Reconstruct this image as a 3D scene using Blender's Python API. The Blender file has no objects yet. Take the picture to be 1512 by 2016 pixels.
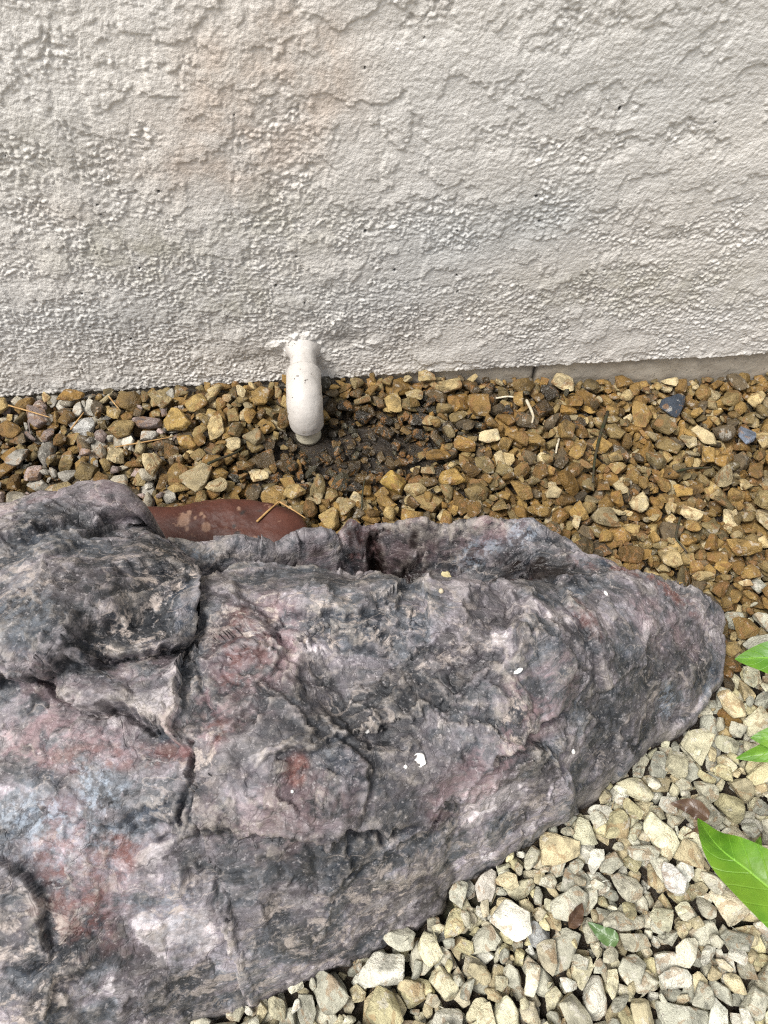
import bpy, math, random
import numpy as np
from mathutils import Vector, Matrix
from mathutils.bvhtree import BVHTree

random.seed(7)
RNG = np.random.default_rng(11)
scene = bpy.context.scene
COL = scene.collection

# ------------------------------------------------------------------ camera, sky, sun, exposure
CAM = np.array([0.0, -0.51, 0.565])
YAW, PITCH = math.radians(4.3), math.radians(58.0)
FPX, CX, CY = 1456.0, 756.0, 1008.0          # focal length and centre of the photograph in its own pixels
FWD = np.array([math.sin(YAW) * math.cos(PITCH), math.cos(YAW) * math.cos(PITCH), -math.sin(PITCH)])
RGT = np.array([math.cos(YAW), -math.sin(YAW), 0.0])
UPV = np.cross(RGT, FWD)

cam_data = bpy.data.cameras.new('camera')
cam = bpy.data.objects.new('camera', cam_data)
COL.objects.link(cam)
cam.matrix_world = Matrix(((RGT[0], UPV[0], -FWD[0], CAM[0]), (RGT[1], UPV[1], -FWD[1], CAM[1]),
                           (RGT[2], UPV[2], -FWD[2], CAM[2]), (0, 0, 0, 1)))
cam_data.sensor_fit = 'VERTICAL'
cam_data.sensor_height = 36.0
cam_data.lens = 36.0 * FPX / 2016.0
cam_data.clip_start, cam_data.clip_end = 0.02, 200.0
cam_data.dof.use_dof = True
cam_data.dof.focus_distance = 0.58
cam_data.dof.aperture_fstop = 16.0
scene.camera = cam

SUN_EL, SUN_AZ = math.radians(62), math.radians(245)      # azimuth clockwise from +Y
world = bpy.data.worlds.new('World')
scene.world = world
world.use_nodes = True
wn, wl = world.node_tree.nodes, world.node_tree.links
wn.clear()
sky = wn.new('ShaderNodeTexSky')
sky.sky_type = 'NISHITA'
sky.sun_disc = False
sky.sun_elevation, sky.sun_rotation = SUN_EL, SUN_AZ
sky.air_density, sky.dust_density, sky.ozone_density = 1.0, 4.0, 1.0
hsv = wn.new('ShaderNodeHueSaturation')
hsv.inputs['Saturation'].default_value = 0.22
bg = wn.new('ShaderNodeBackground')
bg.inputs['Strength'].default_value = 0.112
wo = wn.new('ShaderNodeOutputWorld')
wl.new(sky.outputs[0], hsv.inputs['Color'])
wl.new(hsv.outputs[0], bg.inputs['Color'])
wl.new(bg.outputs[0], wo.inputs['Surface'])

sun_data = bpy.data.lights.new('sun', 'SUN')
sun_data.energy = 2.5
sun_data.angle = math.radians(22)
sun_data.color = (1.0, 0.965, 0.92)
sun = bpy.data.objects.new('sun', sun_data)
COL.objects.link(sun)
sd_ = Vector((math.sin(SUN_AZ) * math.cos(SUN_EL), math.cos(SUN_AZ) * math.cos(SUN_EL), math.sin(SUN_EL)))
sun.rotation_euler = sd_.to_track_quat('Z', 'Y').to_euler()
sun.location = sd_ * 5

scene.view_settings.view_transform = 'Standard'
scene.view_settings.look = 'None'
scene.view_settings.exposure = 0.72
scene.view_settings.gamma = 1.0
scene.view_settings.use_curve_mapping = False
scene.render.engine = 'CYCLES'
scene.cycles.filter_width = 1.1
scene.cycles.max_bounces = 5
scene.cycles.diffuse_bounces = 2
scene.cycles.use_denoising = False
scene.cycles.denoiser = 'OPENIMAGEDENOISE'
scene.cycles.denoising_input_passes = 'RGB_ALBEDO_NORMAL'
scene.cycles.denoising_prefilter = 'ACCURATE'


# ------------------------------------------------------------------ pixel rays -> points of the place
def rays(px, py):
    px, py = np.asarray(px, float), np.asarray(py, float)
    return FWD + ((px - CX) / FPX)[..., None] * RGT + ((CY - py) / FPX)[..., None] * UPV


def at(px, py, z):
    """the point at height z that the photograph shows at this pixel"""
    d = rays(px, py)
    t = (np.asarray(z, float) - CAM[2]) / d[..., 2]
    return CAM + d * t[..., None]


def project(P):
    d = np.asarray(P, float) - CAM
    z = d @ FWD
    return CX + FPX * (d @ RGT) / z, CY - FPX * (d @ UPV) / z, z


# ------------------------------------------------------------------ numpy noise
_perm = np.random.default_rng(5).permutation(4096).astype(np.int64)
_g3 = np.random.default_rng(6).normal(size=(4096, 3)).astype(np.float32)
_g3 /= np.linalg.norm(_g3, axis=1)[:, None]
_g2a = np.random.default_rng(8).uniform(0, 2 * np.pi, 4096)
_g2 = np.stack([np.cos(_g2a), np.sin(_g2a)], 1).astype(np.float32)
_rnd = np.random.default_rng(9).random((4096, 4)).astype(np.float32)


def _h2(i, j, s):
    return _perm[(_perm[(i + s * 131) & 4095] + j) & 4095]


def _h3(i, j, k, s):
    return _perm[(_perm[(_perm[(i + s * 131) & 4095] + j) & 4095] + k) & 4095]


def _fade(t):
    return t * t * t * (t * (t * 6 - 15) + 10)


def perlin2(x, y, seed=0):
    i, j = np.floor(x).astype(np.int64), np.floor(y).astype(np.int64)
    fx, fy = (x - i).astype(np.float32), (y - j).astype(np.float32)
    u, v = _fade(fx), _fade(fy)

    def g(a, b):
        q = _g2[_h2(i + a, j + b, seed)]
        return q[..., 0] * (fx - a) + q[..., 1] * (fy - b)
    a = g(0, 0) * (1 - u) + g(1, 0) * u
    b = g(0, 1) * (1 - u) + g(1, 1) * u
    return (a * (1 - v) + b * v) * 1.5


def perlin3(P, seed=0):
    I = np.floor(P).astype(np.int64)
    f = (P - I).astype(np.float32)
    w = _fade(f)
    out = 0
    for a in (0, 1):
        wa = w[..., 0] if a else 1 - w[..., 0]
        for b in (0, 1):
            wb = w[..., 1] if b else 1 - w[..., 1]
            for c in (0, 1):
                wc = w[..., 2] if c else 1 - w[..., 2]
                q = _g3[_h3(I[..., 0] + a, I[..., 1] + b, I[..., 2] + c, seed)]
                out = out + wa * wb * wc * (q[..., 0] * (f[..., 0] - a) + q[..., 1] * (f[..., 1] - b) + q[..., 2] * (f[..., 2] - c))
    return out * 1.5


def fbm2(x, y, seed=0, octs=4, gain=0.5):
    s, a, f = 0, 1.0, 1.0
    for o in range(octs):
        s = s + a * perlin2(x * f + 7.3 * o, y * f - 3.1 * o, seed + o)
        a *= gain
        f *= 2.03
    return s


def fbm3(P, seed=0, octs=4, gain=0.5):
    s, a, f = 0, 1.0, 1.0
    for o in range(octs):
        s = s + a * perlin3(P * f + 5.7 * o, seed + o)
        a *= gain
        f *= 2.03
    return s


def worley2(x, y, seed=0):
    i, j = np.floor(x).astype(np.int64), np.floor(y).astype(np.int64)
    f1 = np.full(x.shape, 9.0, np.float32)
    f2 = f1.copy()
    idc = np.zeros(x.shape, np.int64)
    for a in (-1, 0, 1):
        for b in (-1, 0, 1):
            h = _h2(i + a, j + b, seed)
            d = np.hypot(i + a + _rnd[h, 0] - x, j + b + _rnd[h, 1] - y).astype(np.float32)
            m = d < f1
            f2 = np.where(m, f1, np.minimum(f2, d))
            idc = np.where(m, h, idc)
            f1 = np.where(m, d, f1)
    return f1, f2, idc


def worley3(P, seed=0):
    I = np.floor(P).astype(np.int64)
    f = (P - I).astype(np.float32)
    n = P.shape[0]
    f1 = np.full(n, 9.0, np.float32)
    f2 = f1.copy()
    idc = np.zeros(n, np.int64)
    vec = np.zeros((n, 3), np.float32)
    for a in (-1, 0, 1):
        for b in (-1, 0, 1):
            for c in (-1, 0, 1):
                h = _h3(I[:, 0] + a, I[:, 1] + b, I[:, 2] + c, seed)
                v = f - (np.array([a, b, c], np.float32) + _rnd[h, :3])
                d = np.sqrt((v * v).sum(1))
                m = d < f1
                f2 = np.where(m, f1, np.minimum(f2, d))
                idc = np.where(m, h, idc)
                vec[m] = v[m]
                f1 = np.where(m, d, f1)
    return f1, f2, idc, vec


def sstep(a, b, x):
    t = np.clip((x - a) / (b - a), 0, 1)
    return t * t * (3 - 2 * t)


# ------------------------------------------------------------------ mesh helpers
def mesh_np(name, V, F, smooth=True):
    """V (n,3), F (m,k) arrays -> mesh"""
    V, F = np.asarray(V, np.float32), np.asarray(F, np.int32)
    me = bpy.data.meshes.new(name)
    me.vertices.add(len(V))
    me.vertices.foreach_set('co', V.ravel())
    me.loops.add(F.size)
    me.loops.foreach_set('vertex_index', F.ravel())
    me.polygons.add(len(F))
    me.polygons.foreach_set('loop_start', np.arange(0, F.size, F.shape[1], dtype=np.int32))
    me.polygons.foreach_set('use_smooth', np.full(len(F), smooth, dtype=bool))
    me.update(calc_edges=True)
    me.validate()
    return me


def mesh_py(name, V, F, smooth=True):
    me = bpy.data.meshes.new(name)
    me.from_pydata([tuple(map(float, v)) for v in V], [], F)
    if smooth:
        me.polygons.foreach_set('use_smooth', np.full(len(F), True, dtype=bool))
    me.update()
    return me


def link(name, me, mat=None, parent=None, kind=None):
    o = bpy.data.objects.new(name, me)
    COL.objects.link(o)
    if mat is not None and me is not None and not me.materials:
        me.materials.append(mat)
    if parent is not None:
        o.parent = parent
    if kind:
        o['kind'] = kind
    return o


def tag(o, label, cat, group=None):
    o['label'] = label
    o['category'] = cat
    if group:
        o['group'] = group
    return o


def attr(me, name, A):
    A = np.asarray(A, np.float32)
    if A.ndim == 1:
        at_ = me.attributes.new(name, 'FLOAT', 'POINT')
        at_.data.foreach_set('value', A)
    else:
        if A.shape[1] == 3:
            A = np.concatenate([A, np.ones((len(A), 1), np.float32)], 1)
        at_ = me.attributes.new(name, 'FLOAT_COLOR', 'POINT')
        at_.data.foreach_set('color', A.ravel())


def grid_faces(nu, nv):
    i = np.arange((nu - 1) * (nv - 1))
    r, c = i // (nu - 1), i % (nu - 1)
    a = r * nu + c
    return np.stack([a, a + 1, a + nu + 1, a + nu], 1)


# ------------------------------------------------------------------ material helpers
class NT:
    def __init__(self, name):
        self.m = bpy.data.materials.new(name)
        self.m.use_nodes = True
        self.t = self.m.node_tree
        self.bsdf = self.t.nodes['Principled BSDF']

    def n(self, kind, **kw):
        nd = self.t.nodes.new(kind)
        for k, v in kw.items():
            setattr(nd, k, v)
        return nd

    def put(self, sock, v):
        if isinstance(v, bpy.types.NodeSocket):
            self.t.links.new(v, sock)
        elif v is not None:
            if hasattr(sock.default_value, '__len__') and isinstance(v, (tuple, list)) and len(v) == 3 and len(sock.default_value) == 4:
                v = (*v, 1)
            sock.default_value = v

    def math(self, op, a, b=None, c=None, clamp=False):
        nd = self.n('ShaderNodeMath', operation=op, use_clamp=clamp)
        for s, v in zip(nd.inputs, (a, b, c)):
            self.put(s, v)
        return nd.outputs[0]

    def noise(self, vec, scale, detail=4, rough=0.55, dist=0.0, col=False):
        nd = self.n('ShaderNodeTexNoise')
        self.put(nd.inputs['Vector'], vec)
        nd.inputs['Scale'].default_value = scale
        nd.inputs['Detail'].default_value = detail
        nd.inputs['Roughness'].default_value = rough
        nd.inputs['Distortion'].default_value = dist
        return nd.outputs['Color'] if col else nd.outputs['Fac']

    def voro(self, vec, scale, feature='F1', out='Distance', rand=1.0):
        nd = self.n('ShaderNodeTexVoronoi', feature=feature)
        self.put(nd.inputs['Vector'], vec)
        nd.inputs['Scale'].default_value = scale
        nd.inputs['Randomness'].default_value = rand
        return nd.outputs[out]

    def ramp(self, fac, stops, interp='LINEAR'):
        nd = self.n('ShaderNodeValToRGB')
        cr = nd.color_ramp
        cr.interpolation = interp
        while len(cr.elements) < len(stops):
            cr.elements.new(0.5)
        for e, (p, c) in zip(cr.elements, stops):
            e.position = p
            e.color = (*c, 1) if hasattr(c, '__len__') else (c, c, c, 1)
        self.put(nd.inputs[0], fac)
        return nd.outputs[0]

    def band(self, x, a, b):
        nd = self.n('ShaderNodeMapRange', interpolation_type='SMOOTHSTEP')
        self.put(nd.inputs['Value'], x)
        nd.inputs['From Min'].default_value = a
        nd.inputs['From Max'].default_value = b
        return nd.outputs[0]

    def mix(self, f, a, b, mode='MIX'):
        nd = self.n('ShaderNodeMix', data_type='RGBA', blend_type=mode)
        self.put(nd.inputs[0], f)
        self.put(nd.inputs[6], a)
        self.put(nd.inputs[7], b)
        return nd.outputs[2]

    def attr(self, name, out='Fac'):
        return self.n('ShaderNodeAttribute', attribute_name=name).outputs[out]

    def coords(self, which='Object'):
        return self.n('ShaderNodeTexCoord').outputs[which]

    def warp(self, vec, scale, amount):
        c = self.noise(vec, scale, 2, 0.5, col=True)
        s = self.n('ShaderNodeVectorMath', operation='SUBTRACT')
        self.put(s.inputs[0], c)
        s.inputs[1].default_value = (0.5, 0.5, 0.5)
        m = self.n('ShaderNodeVectorMath', operation='MULTIPLY_ADD')
        self.put(m.inputs[0], s.outputs[0])
        m.inputs[1].default_value = (amount,) * 3
        self.put(m.inputs[2], vec)
        return m.outputs[0]

    def bump(self, h, strength=0.5, dist=0.001, normal=None):
        nd = self.n('ShaderNodeBump')
        nd.inputs['Strength'].default_value = strength
        nd.inputs['Distance'].default_value = dist
        self.put(nd.inputs['Height'], h)
        if normal is not None:
            self.put(nd.inputs['Normal'], normal)
        return nd.outputs[0]

    def done(self, color=None, rough=None, normal=None, spec=None, **kw):
        b = self.bsdf
        self.put(b.inputs['Base Color'], color)
        self.put(b.inputs['Roughness'], rough)
        if normal is not None:
            self.put(b.inputs['Normal'], normal)
        if spec is not None:
            self.put(b.inputs['Specular IOR Level'], spec)
        for k, v in kw.items():
            self.put(b.inputs[k], v)
        return self.m


# ------------------------------------------------------------------ materials
def mat_stucco():
    t = NT('painted_stucco')
    p = t.coords()
    base = (0.725, 0.692, 0.642)
    big = t.noise(p, 9, 3, 0.5)
    c = t.mix(t.band(big, 0.35, 0.7), base, (0.685, 0.662, 0.625))
    stain = t.attr('stain', 'Color')
    sp = t.n('ShaderNodeSeparateColor')
    t.put(sp.inputs[0], stain)
    patch = t.band(t.noise(p, 30, 5, 0.6), 0.40, 0.62)
    c = t.mix(t.math('MULTIPLY', t.math('MULTIPLY', sp.outputs[0], t.math('MULTIPLY_ADD', patch, 0.6, 0.4)), 0.5), c, (0.56, 0.43, 0.33))
    c = t.mix(t.math('MULTIPLY', t.math('MULTIPLY', sp.outputs[1], t.band(t.noise(p, 45, 5, 0.6), 0.3, 0.65)), 0.6), c, (0.40, 0.375, 0.28))
    c = t.mix(t.math('MULTIPLY', sp.outputs[2], 0.55), c, (0.47, 0.49, 0.49))
    pit_tone = t.attr('pit')
    fine = t.noise(p, 260, 4, 0.6)
    c = t.mix(t.math('MULTIPLY', pit_tone, 0.42), c, (0.25, 0.22, 0.185))  # darker in the low spots and along the plates' edges
    c = t.mix(t.math('MULTIPLY', t.band(fine, 0.62, 0.75), 0.18), c, (0.35, 0.32, 0.28))
    hole = t.attr('hole')
    c = t.mix(hole, c, (0.015, 0.013, 0.012))
    f2 = t.noise(p, 620, 3, 0.6)
    nrm = t.bump(t.math('ADD', t.math('MULTIPLY', fine, 0.8), t.math('MULTIPLY', f2, 0.45)), 0.95, 0.0012)
    return t.done(c, 0.55, nrm, 0.4)


def mat_concrete():
    t = NT('bare_concrete')
    p = t.coords()
    n1 = t.noise(p, 35, 6, 0.65)
    c = t.ramp(n1, [(0.25, (0.30, 0.265, 0.215)), (0.55, (0.47, 0.42, 0.345)), (0.8, (0.55, 0.50, 0.42))])
    c = t.mix(t.band(t.noise(p, 300, 3), 0.62, 0.7), c, (0.16, 0.14, 0.12))
    c = t.mix(t.attr('hole'), c, (0.02, 0.018, 0.016))
    return t.done(c, 0.85, t.bump(t.noise(p, 260, 5, 0.65), 0.5, 0.0012), 0.3)


def mat_pipe(name, base, rough):
    t = NT(name)
    p = t.coords()
    c = t.mix(t.band(t.noise(p, 60, 5, 0.6), 0.45, 0.75), base, tuple(v * 0.82 for v in base))
    sp = t.band(t.noise(p, 230, 2, 0.5), 0.69, 0.72)
    c = t.mix(t.math('MULTIPLY', sp, 0.85), c, (0.07, 0.055, 0.045))
    wear = t.band(t.noise(p, 130, 4, 0.7), 0.60, 0.72)
    c = t.mix(t.math('MULTIPLY', wear, 0.5), c, (0.30, 0.26, 0.205))
    h = t.math('ADD', t.noise(p, 90, 4, 0.6), t.math('MULTIPLY', t.noise(p, 420, 3, 0.6), 0.4))
    return t.done(c, rough, t.bump(h, 0.35, 0.0016), 0.5)


def mat_rock():
    t = NT('boulder_rock')
    p = t.coords()
    pw = t.warp(t.warp(p, 22, 0.030), 90, 0.008)
    mp = t.n('ShaderNodeMapping')
    t.put(mp.inputs[0], pw)
    mp.inputs['Rotation'].default_value = (0.2, 0.1, 0.35)
    mp.inputs['Scale'].default_value = (0.78, 1.35, 1.1)
    ps = mp.outputs[0]
    a1, a2 = t.n('ShaderNodeSeparateColor'), t.n('ShaderNodeSeparateColor')
    t.put(a1.inputs[0], t.attr('mineral', 'Color'))
    t.put(a2.inputs[0], t.attr('stain', 'Color'))
    pink, blue, cream = a1.outputs[0], a1.outputs[1], a1.outputs[2]
    rust, dark, wet = a2.outputs[0], a2.outputs[1], a2.outputs[2]  # wet also holds the trough's painted shade
    n_big = t.noise(ps, 21, 6, 0.60, 0.35)
    c = t.ramp(n_big, [(0.38, (0.036, 0.044, 0.056)), (0.42, (0.085, 0.091, 0.099)), (0.49, (0.110, 0.112, 0.117)), (0.51, (0.168, 0.160, 0.166)),
                       (0.58, (0.188, 0.168, 0.175)), (0.605, (0.32, 0.295, 0.29))])
    # chips: angular pieces of slightly different stone
    chip = t.n('ShaderNodeSeparateColor')
    t.put(chip.inputs[0], t.voro(pw, 60, out='Color'))
    c = t.mix(0.35, c, t.ramp(chip.outputs[0], [(0.0, 0.30), (0.5, 0.52), (1.0, 0.75)]), 'OVERLAY')
    chip2 = t.n('ShaderNodeSeparateColor')
    t.put(chip2.inputs[0], t.voro(t.warp(p, 140, 0.004), 190, out='Color'))
    c = t.mix(0.3, c, t.ramp(chip2.outputs[1], [(0.0, 0.25), (0.5, 0.5), (1.0, 0.78)]), 'OVERLAY')
    grit = t.noise(p, 480, 4, 0.7)
    c = t.mix(0.26, c, t.ramp(grit, [(0.30, 0.12), (0.5, 0.47), (0.70, 0.92)]), 'OVERLAY')
    gm = t.noise(ps, 110, 5, 0.7)
    c = t.mix(0.34, c, t.ramp(gm, [(0.34, 0.15), (0.5, 0.46), (0.66, 0.85)]), 'OVERLAY')
    pc = t.n('ShaderNodeSeparateColor')
    t.put(pc.inputs[0], t.attr('piece', 'Color'))
    c = t.mix(0.75, c, t.ramp(pc.outputs[0], [(0.0, 0.30), (0.5, 0.47), (1.0, 0.70)]), 'OVERLAY')
    c = t.mix(0.8, c, t.ramp(pc.outputs[1], [(0.0, 0.24), (0.5, 0.47), (1.0, 0.78)]), 'OVERLAY')
    c = t.mix(0.6, c, t.ramp(pc.outputs[2], [(0.0, 0.25), (0.5, 0.48), (1.0, 0.72)]), 'OVERLAY')
    # placed minerals
    m1 = t.band(t.noise(ps, 55, 6, 0.68), 0.42, 0.58)
    c = t.mix(t.math('MULTIPLY', pink, t.math('MULTIPLY_ADD', m1, 0.58, 0.03)), c, (0.36, 0.25, 0.25))
    c = t.mix(t.math('MULTIPLY', rust, t.band(t.noise(p, 75, 5, 0.65), 0.44, 0.60)), c, (0.19, 0.085, 0.07))
    c = t.mix(t.math('MULTIPLY', dark, t.math('MULTIPLY_ADD', t.band(t.noise(p, 60, 5, 0.65), 0.35, 0.6), 0.6, 0.3)), c, (0.05, 0.05, 0.055))
    mb = t.band(t.noise(p, 170, 5, 0.7), 0.42, 0.60)
    c = t.mix(t.math('MULTIPLY', t.math('MULTIPLY', blue, mb), 0.6), c, (0.42, 0.47, 0.52))
    mc = t.band(t.noise(ps, 80, 7, 0.72), 0.50, 0.62)
    cm = t.math('MULTIPLY', t.math('ADD', t.math('MULTIPLY', cream, 0.95), 0.16), mc, clamp=True)
    c = t.mix(cm, c, (0.44, 0.385, 0.34))
    worn = t.math('MULTIPLY', t.attr('worn'), t.band(t.noise(p, 140, 5, 0.7), 0.36, 0.60))
    c = t.mix(t.math('MULTIPLY', worn, 0.6), c, t.mix(t.band(t.noise(p, 25, 3), 0.42, 0.58), (0.32, 0.29, 0.29), (0.40, 0.36, 0.315)))
    vn = t.math('ABSOLUTE', t.math('SUBTRACT', t.noise(ps, 13, 4, 0.55, 0.8), 0.5))
    vein = t.math('MULTIPLY', t.math('SUBTRACT', 1.0, t.band(vn, 0.002, 0.011)), t.band(t.noise(p, 30, 4), 0.46, 0.58))
    c = t.mix(t.math('MULTIPLY', vein, 0.35), c, (0.48, 0.42, 0.37))
    # crystalline white flecks and dark grain
    fl = t.band(t.noise(p, 330, 5, 0.72), 0.56, 0.66)
    c = t.mix(t.math('MULTIPLY', fl, 0.36), c, (0.60, 0.56, 0.54))
    dg = t.band(t.noise(ps, 240, 5, 0.7), 0.56, 0.70)
    c = t.mix(t.math('MULTIPLY', dg, 0.4), c, (0.050, 0.047, 0.050))
    # hairline cracks
    cr1 = t.voro(t.warp(pw, 60, 0.012), 42, 'DISTANCE_TO_EDGE')
    cr2 = t.voro(t.warp(p, 120, 0.007), 130, 'DISTANCE_TO_EDGE')
    k1 = t.math('SUBTRACT', 1.0, t.band(cr1, 0.0, 0.035))
    k2 = t.math('MULTIPLY', t.math('SUBTRACT', 1.0, t.band(cr2, 0.0, 0.045)), t.band(t.noise(p, 28, 3), 0.42, 0.62))
    k = t.math('MAXIMUM', t.math('MULTIPLY', k1, t.band(t.noise(p, 20, 3), 0.40, 0.6)), k2)
    c = t.mix(t.math('MULTIPLY', k, 0.22), c, (0.035, 0.03, 0.03))
    c = t.mix(t.math('MULTIPLY', wet, t.band(t.noise(p, 50, 5, 0.65), 0.28, 0.55)), c, (0.018, 0.011, 0.009))  # wet stains, and the trough's shade painted dark along with them
    h = t.math('ADD', t.math('MULTIPLY', t.noise(ps, 120, 8, 0.70), 1.0), t.math('MULTIPLY', t.noise(p, 420, 5, 0.65), 0.45))
    h = t.math('SUBTRACT', h, t.math('MULTIPLY', k, 0.5))
    h = t.math('ADD', h, t.math('MULTIPLY', chip2.outputs[0], 0.45))
    h = t.math('ADD', h, t.math('MULTIPLY', chip.outputs[1], 0.45))
    rough = t.math('MULTIPLY_ADD', t.noise(p, 150, 4, 0.6), 0.5, 0.30)
    rough = t.math('MULTIPLY_ADD', wet, -0.3, rough, clamp=True)
    gm_ = t.n('ShaderNodeGamma')
    t.put(gm_.inputs[0], c)
    gm_.inputs[1].default_value = 1.30
    c = t.mix(1.0, gm_.outputs[0], (1.27, 1.30, 1.36), 'MULTIPLY')

    return t.done(c, rough, t.bump(h, 0.42, 0.0030), 0.5)


def mat_stone(single):
    t = NT('gravel_stone_face' if single else 'gravel_stone_bed')
    if single:
        oi = t.n('ShaderNodeObjectInfo')
        col, wet = oi.outputs['Color'], oi.outputs['Alpha']
        off = t.n('ShaderNodeVectorMath', operation='MULTIPLY_ADD')
        t.put(off.inputs[0], t.n('ShaderNodeCombineXYZ').outputs[0])
        cx = off.inputs[0].links[0].from_node
        r = t.math('MULTIPLY', oi.outputs['Random'], 91.0)
        for s in cx.inputs:
            t.put(s, r)
        off.inputs[1].default_value = (1, 1, 1)
        t.put(off.inputs[2], t.coords())
        p = off.outputs[0]
    else:
        a = t.n('ShaderNodeAttribute', attribute_name='stone_color')
        col, wet = a.outputs['Color'], a.outputs['Alpha']
        g = t.n('ShaderNodeVectorMath', operation='SCALE')
        t.put(g.inputs[0], t.coords())
        g.inputs['Scale'].default_value = 95.0
        p = g.outputs[0]
    n1 = t.noise(p, 0.9, 5, 0.62, 0.6)
    c = t.mix(1.0, col, t.ramp(n1, [(0.30, 0.42), (0.5, 1.0), (0.72, 1.35)]), 'MULTIPLY')
    n2 = t.noise(p, 0.75, 4, 0.65, 1.0)
    rust = t.band(n2, 0.55, 0.60)
    c = t.mix(t.math('MULTIPLY', rust, t.math('MULTIPLY_ADD', wet, 0.35, 0.45)), c, t.mix(wet, (0.30, 0.17, 0.075), (0.20, 0.095, 0.026)))
    pale = t.band(t.noise(p, 1.3, 5, 0.7), 0.58, 0.63)
    c = t.mix(t.math('MULTIPLY', pale, t.math('MULTIPLY_ADD', wet, -0.3, 0.55)), c, (0.60, 0.57, 0.50))
    spk = t.band(t.noise(p, 5.5, 5, 0.7), 0.58, 0.70)
    c = t.mix(t.math('MULTIPLY', spk, 0.55), c, (0.09, 0.07, 0.05))
    h = t.math('ADD', t.math('MULTIPLY', t.noise(p, 2.4, 7, 0.68), 1.0), t.math('MULTIPLY', t.noise(p, 9, 4, 0.65), 0.30))
    rough = t.math('MULTIPLY_ADD', wet, -0.62, 0.84, clamp=True)
    nrm = t.bump(h, 0.8, 0.0045)
    return t.done(c, rough, nrm, t.math('MULTIPLY_ADD', wet, 0.25, 0.32))


def mat_soil():
    t = NT('damp_soil')
    p = t.coords()
    n1 = t.noise(p, 70, 7, 0.7)
    c = t.ramp(n1, [(0.3, (0.008, 0.006, 0.004)), (0.52, (0.024, 0.016, 0.009)), (0.72, (0.058, 0.039, 0.020))])
    c = t.mix(t.band(t.noise(p, 25, 4), 0.55, 0.7), c, (0.018, 0.019, 0.007))
    c = t.mix(t.band(t.noise(p, 300, 3), 0.66, 0.72), c, (0.24, 0.17, 0.09))
    # away from the bed itself the same ground carries a pale gravel cover
    far = t.attr('far')
    g = t.ramp(t.voro(p, 55, out='Color'), [(0.2, (0.18, 0.15, 0.10)), (0.5, (0.36, 0.31, 0.22)), (0.8, (0.46, 0.42, 0.33))])
    c = t.mix(far, c, g)
    h = t.math('ADD', t.noise(p, 160, 7, 0.7), t.math('MULTIPLY', t.noise(p, 500, 3), 0.3))
    return t.done(c, t.math('MULTIPLY_ADD', t.noise(p, 40, 3), 0.5, 0.15), t.bump(h, 0.9, 0.004), 0.5)


def mat_red():
    t = NT('red_stone')
    p = t.coords()
    c = t.ramp(t.noise(p, 40, 6, 0.65), [(0.3, (0.046, 0.014, 0.009)), (0.55, (0.074, 0.022, 0.013)), (0.78, (0.105, 0.036, 0.023))])
    c = t.mix(t.math('MULTIPLY', t.band(t.noise(p, 120, 3), 0.66, 0.72), 0.5), c, (0.27, 0.16, 0.11))
    sp = t.math('MULTIPLY', t.attr('spot'), 0.5)
    c = t.mix(sp, c, (0.40, 0.25, 0.17))
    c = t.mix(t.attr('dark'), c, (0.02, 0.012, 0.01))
    h = t.math('ADD', t.noise(p, 90, 6, 0.65), t.math('MULTIPLY', t.noise(p, 500, 3), 0.25))
    return t.done(c, 0.55, t.bump(h, 0.5, 0.0016), 0.45)


def mat_leaf(name, c0, c1, trans=True, vk=1.0):
    t = NT(name)
    u = t.attr('leafu')      # -1..1 across
    v = t.attr('leafv')      # 0..1 along
    au = t.math('ABSOLUTE', u)
    vein = t.math('ABSOLUTE', t.math('SUBTRACT', t.math('FRACT', t.math('ADD', t.math('MULTIPLY', v, 9.0), t.math('MULTIPLY', au, -1.6))), 0.5))
    vm = t.math('SUBTRACT', 1.0, t.band(vein, 0.0, 0.07))
    mid = t.math('SUBTRACT', 1.0, t.band(au, 0.015, 0.06))
    p = t.coords()
    c = t.mix(t.band(t.noise(p, 60, 4), 0.35, 0.7), c0, c1)
    c = t.mix(t.math('MULTIPLY', vm, 0.35 * vk), c, tuple(min(1, x * 1.6 + 0.03) for x in c1))
    c = t.mix(t.math('MULTIPLY', mid, 0.6 * vk), c, tuple(min(1, x * 1.9 + 0.05) for x in c1))
    c = t.mix(t.math('MULTIPLY', t.band(t.noise(p, 110, 4, 0.6), 0.66, 0.72), 0.7), c, (0.12, 0.09, 0.03))
    c = t.mix(t.math('MULTIPLY', t.band(t.noise(p, 28, 3, 0.5), 0.50, 0.72), 0.45), c, (0.24, 0.36, 0.03) if trans else c1)
    h = t.math('SUBTRACT', t.math('MULTIPLY', t.noise(p, 240, 4), 0.5), t.math('ADD', t.math('MULTIPLY', vm, 0.5), mid))
    nrm = t.bump(h, 0.45, 0.0012)
    m = t.done(c, 0.38, nrm, 0.5)
    if trans:
        tr = t.n('ShaderNodeBsdfTranslucent')
        t.put(tr.inputs['Color'], t.mix(1.0, c, (1.5, 1.45, 0.7), 'MULTIPLY'))
        mx = t.n('ShaderNodeMixShader')
        mx.inputs[0].default_value = 0.35
        t.t.links.new(t.bsdf.outputs[0], mx.inputs[1])
        t.t.links.new(tr.outputs[0], mx.inputs[2])
        t.t.links.new(mx.outputs[0], t.t.nodes['Material Output'].inputs['Surface'])
    return m


def mat_plain(name, c0, c1, rough=0.7, scale=150, bump=0.4):
    t = NT(name)
    p = t.coords()
    n = t.noise(p, scale, 5, 0.65)
    c = t.mix(t.band(n, 0.35, 0.68), c0, c1)
    return t.done(c, rough, t.bump(n, bump, 0.0012), 0.4)


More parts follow.
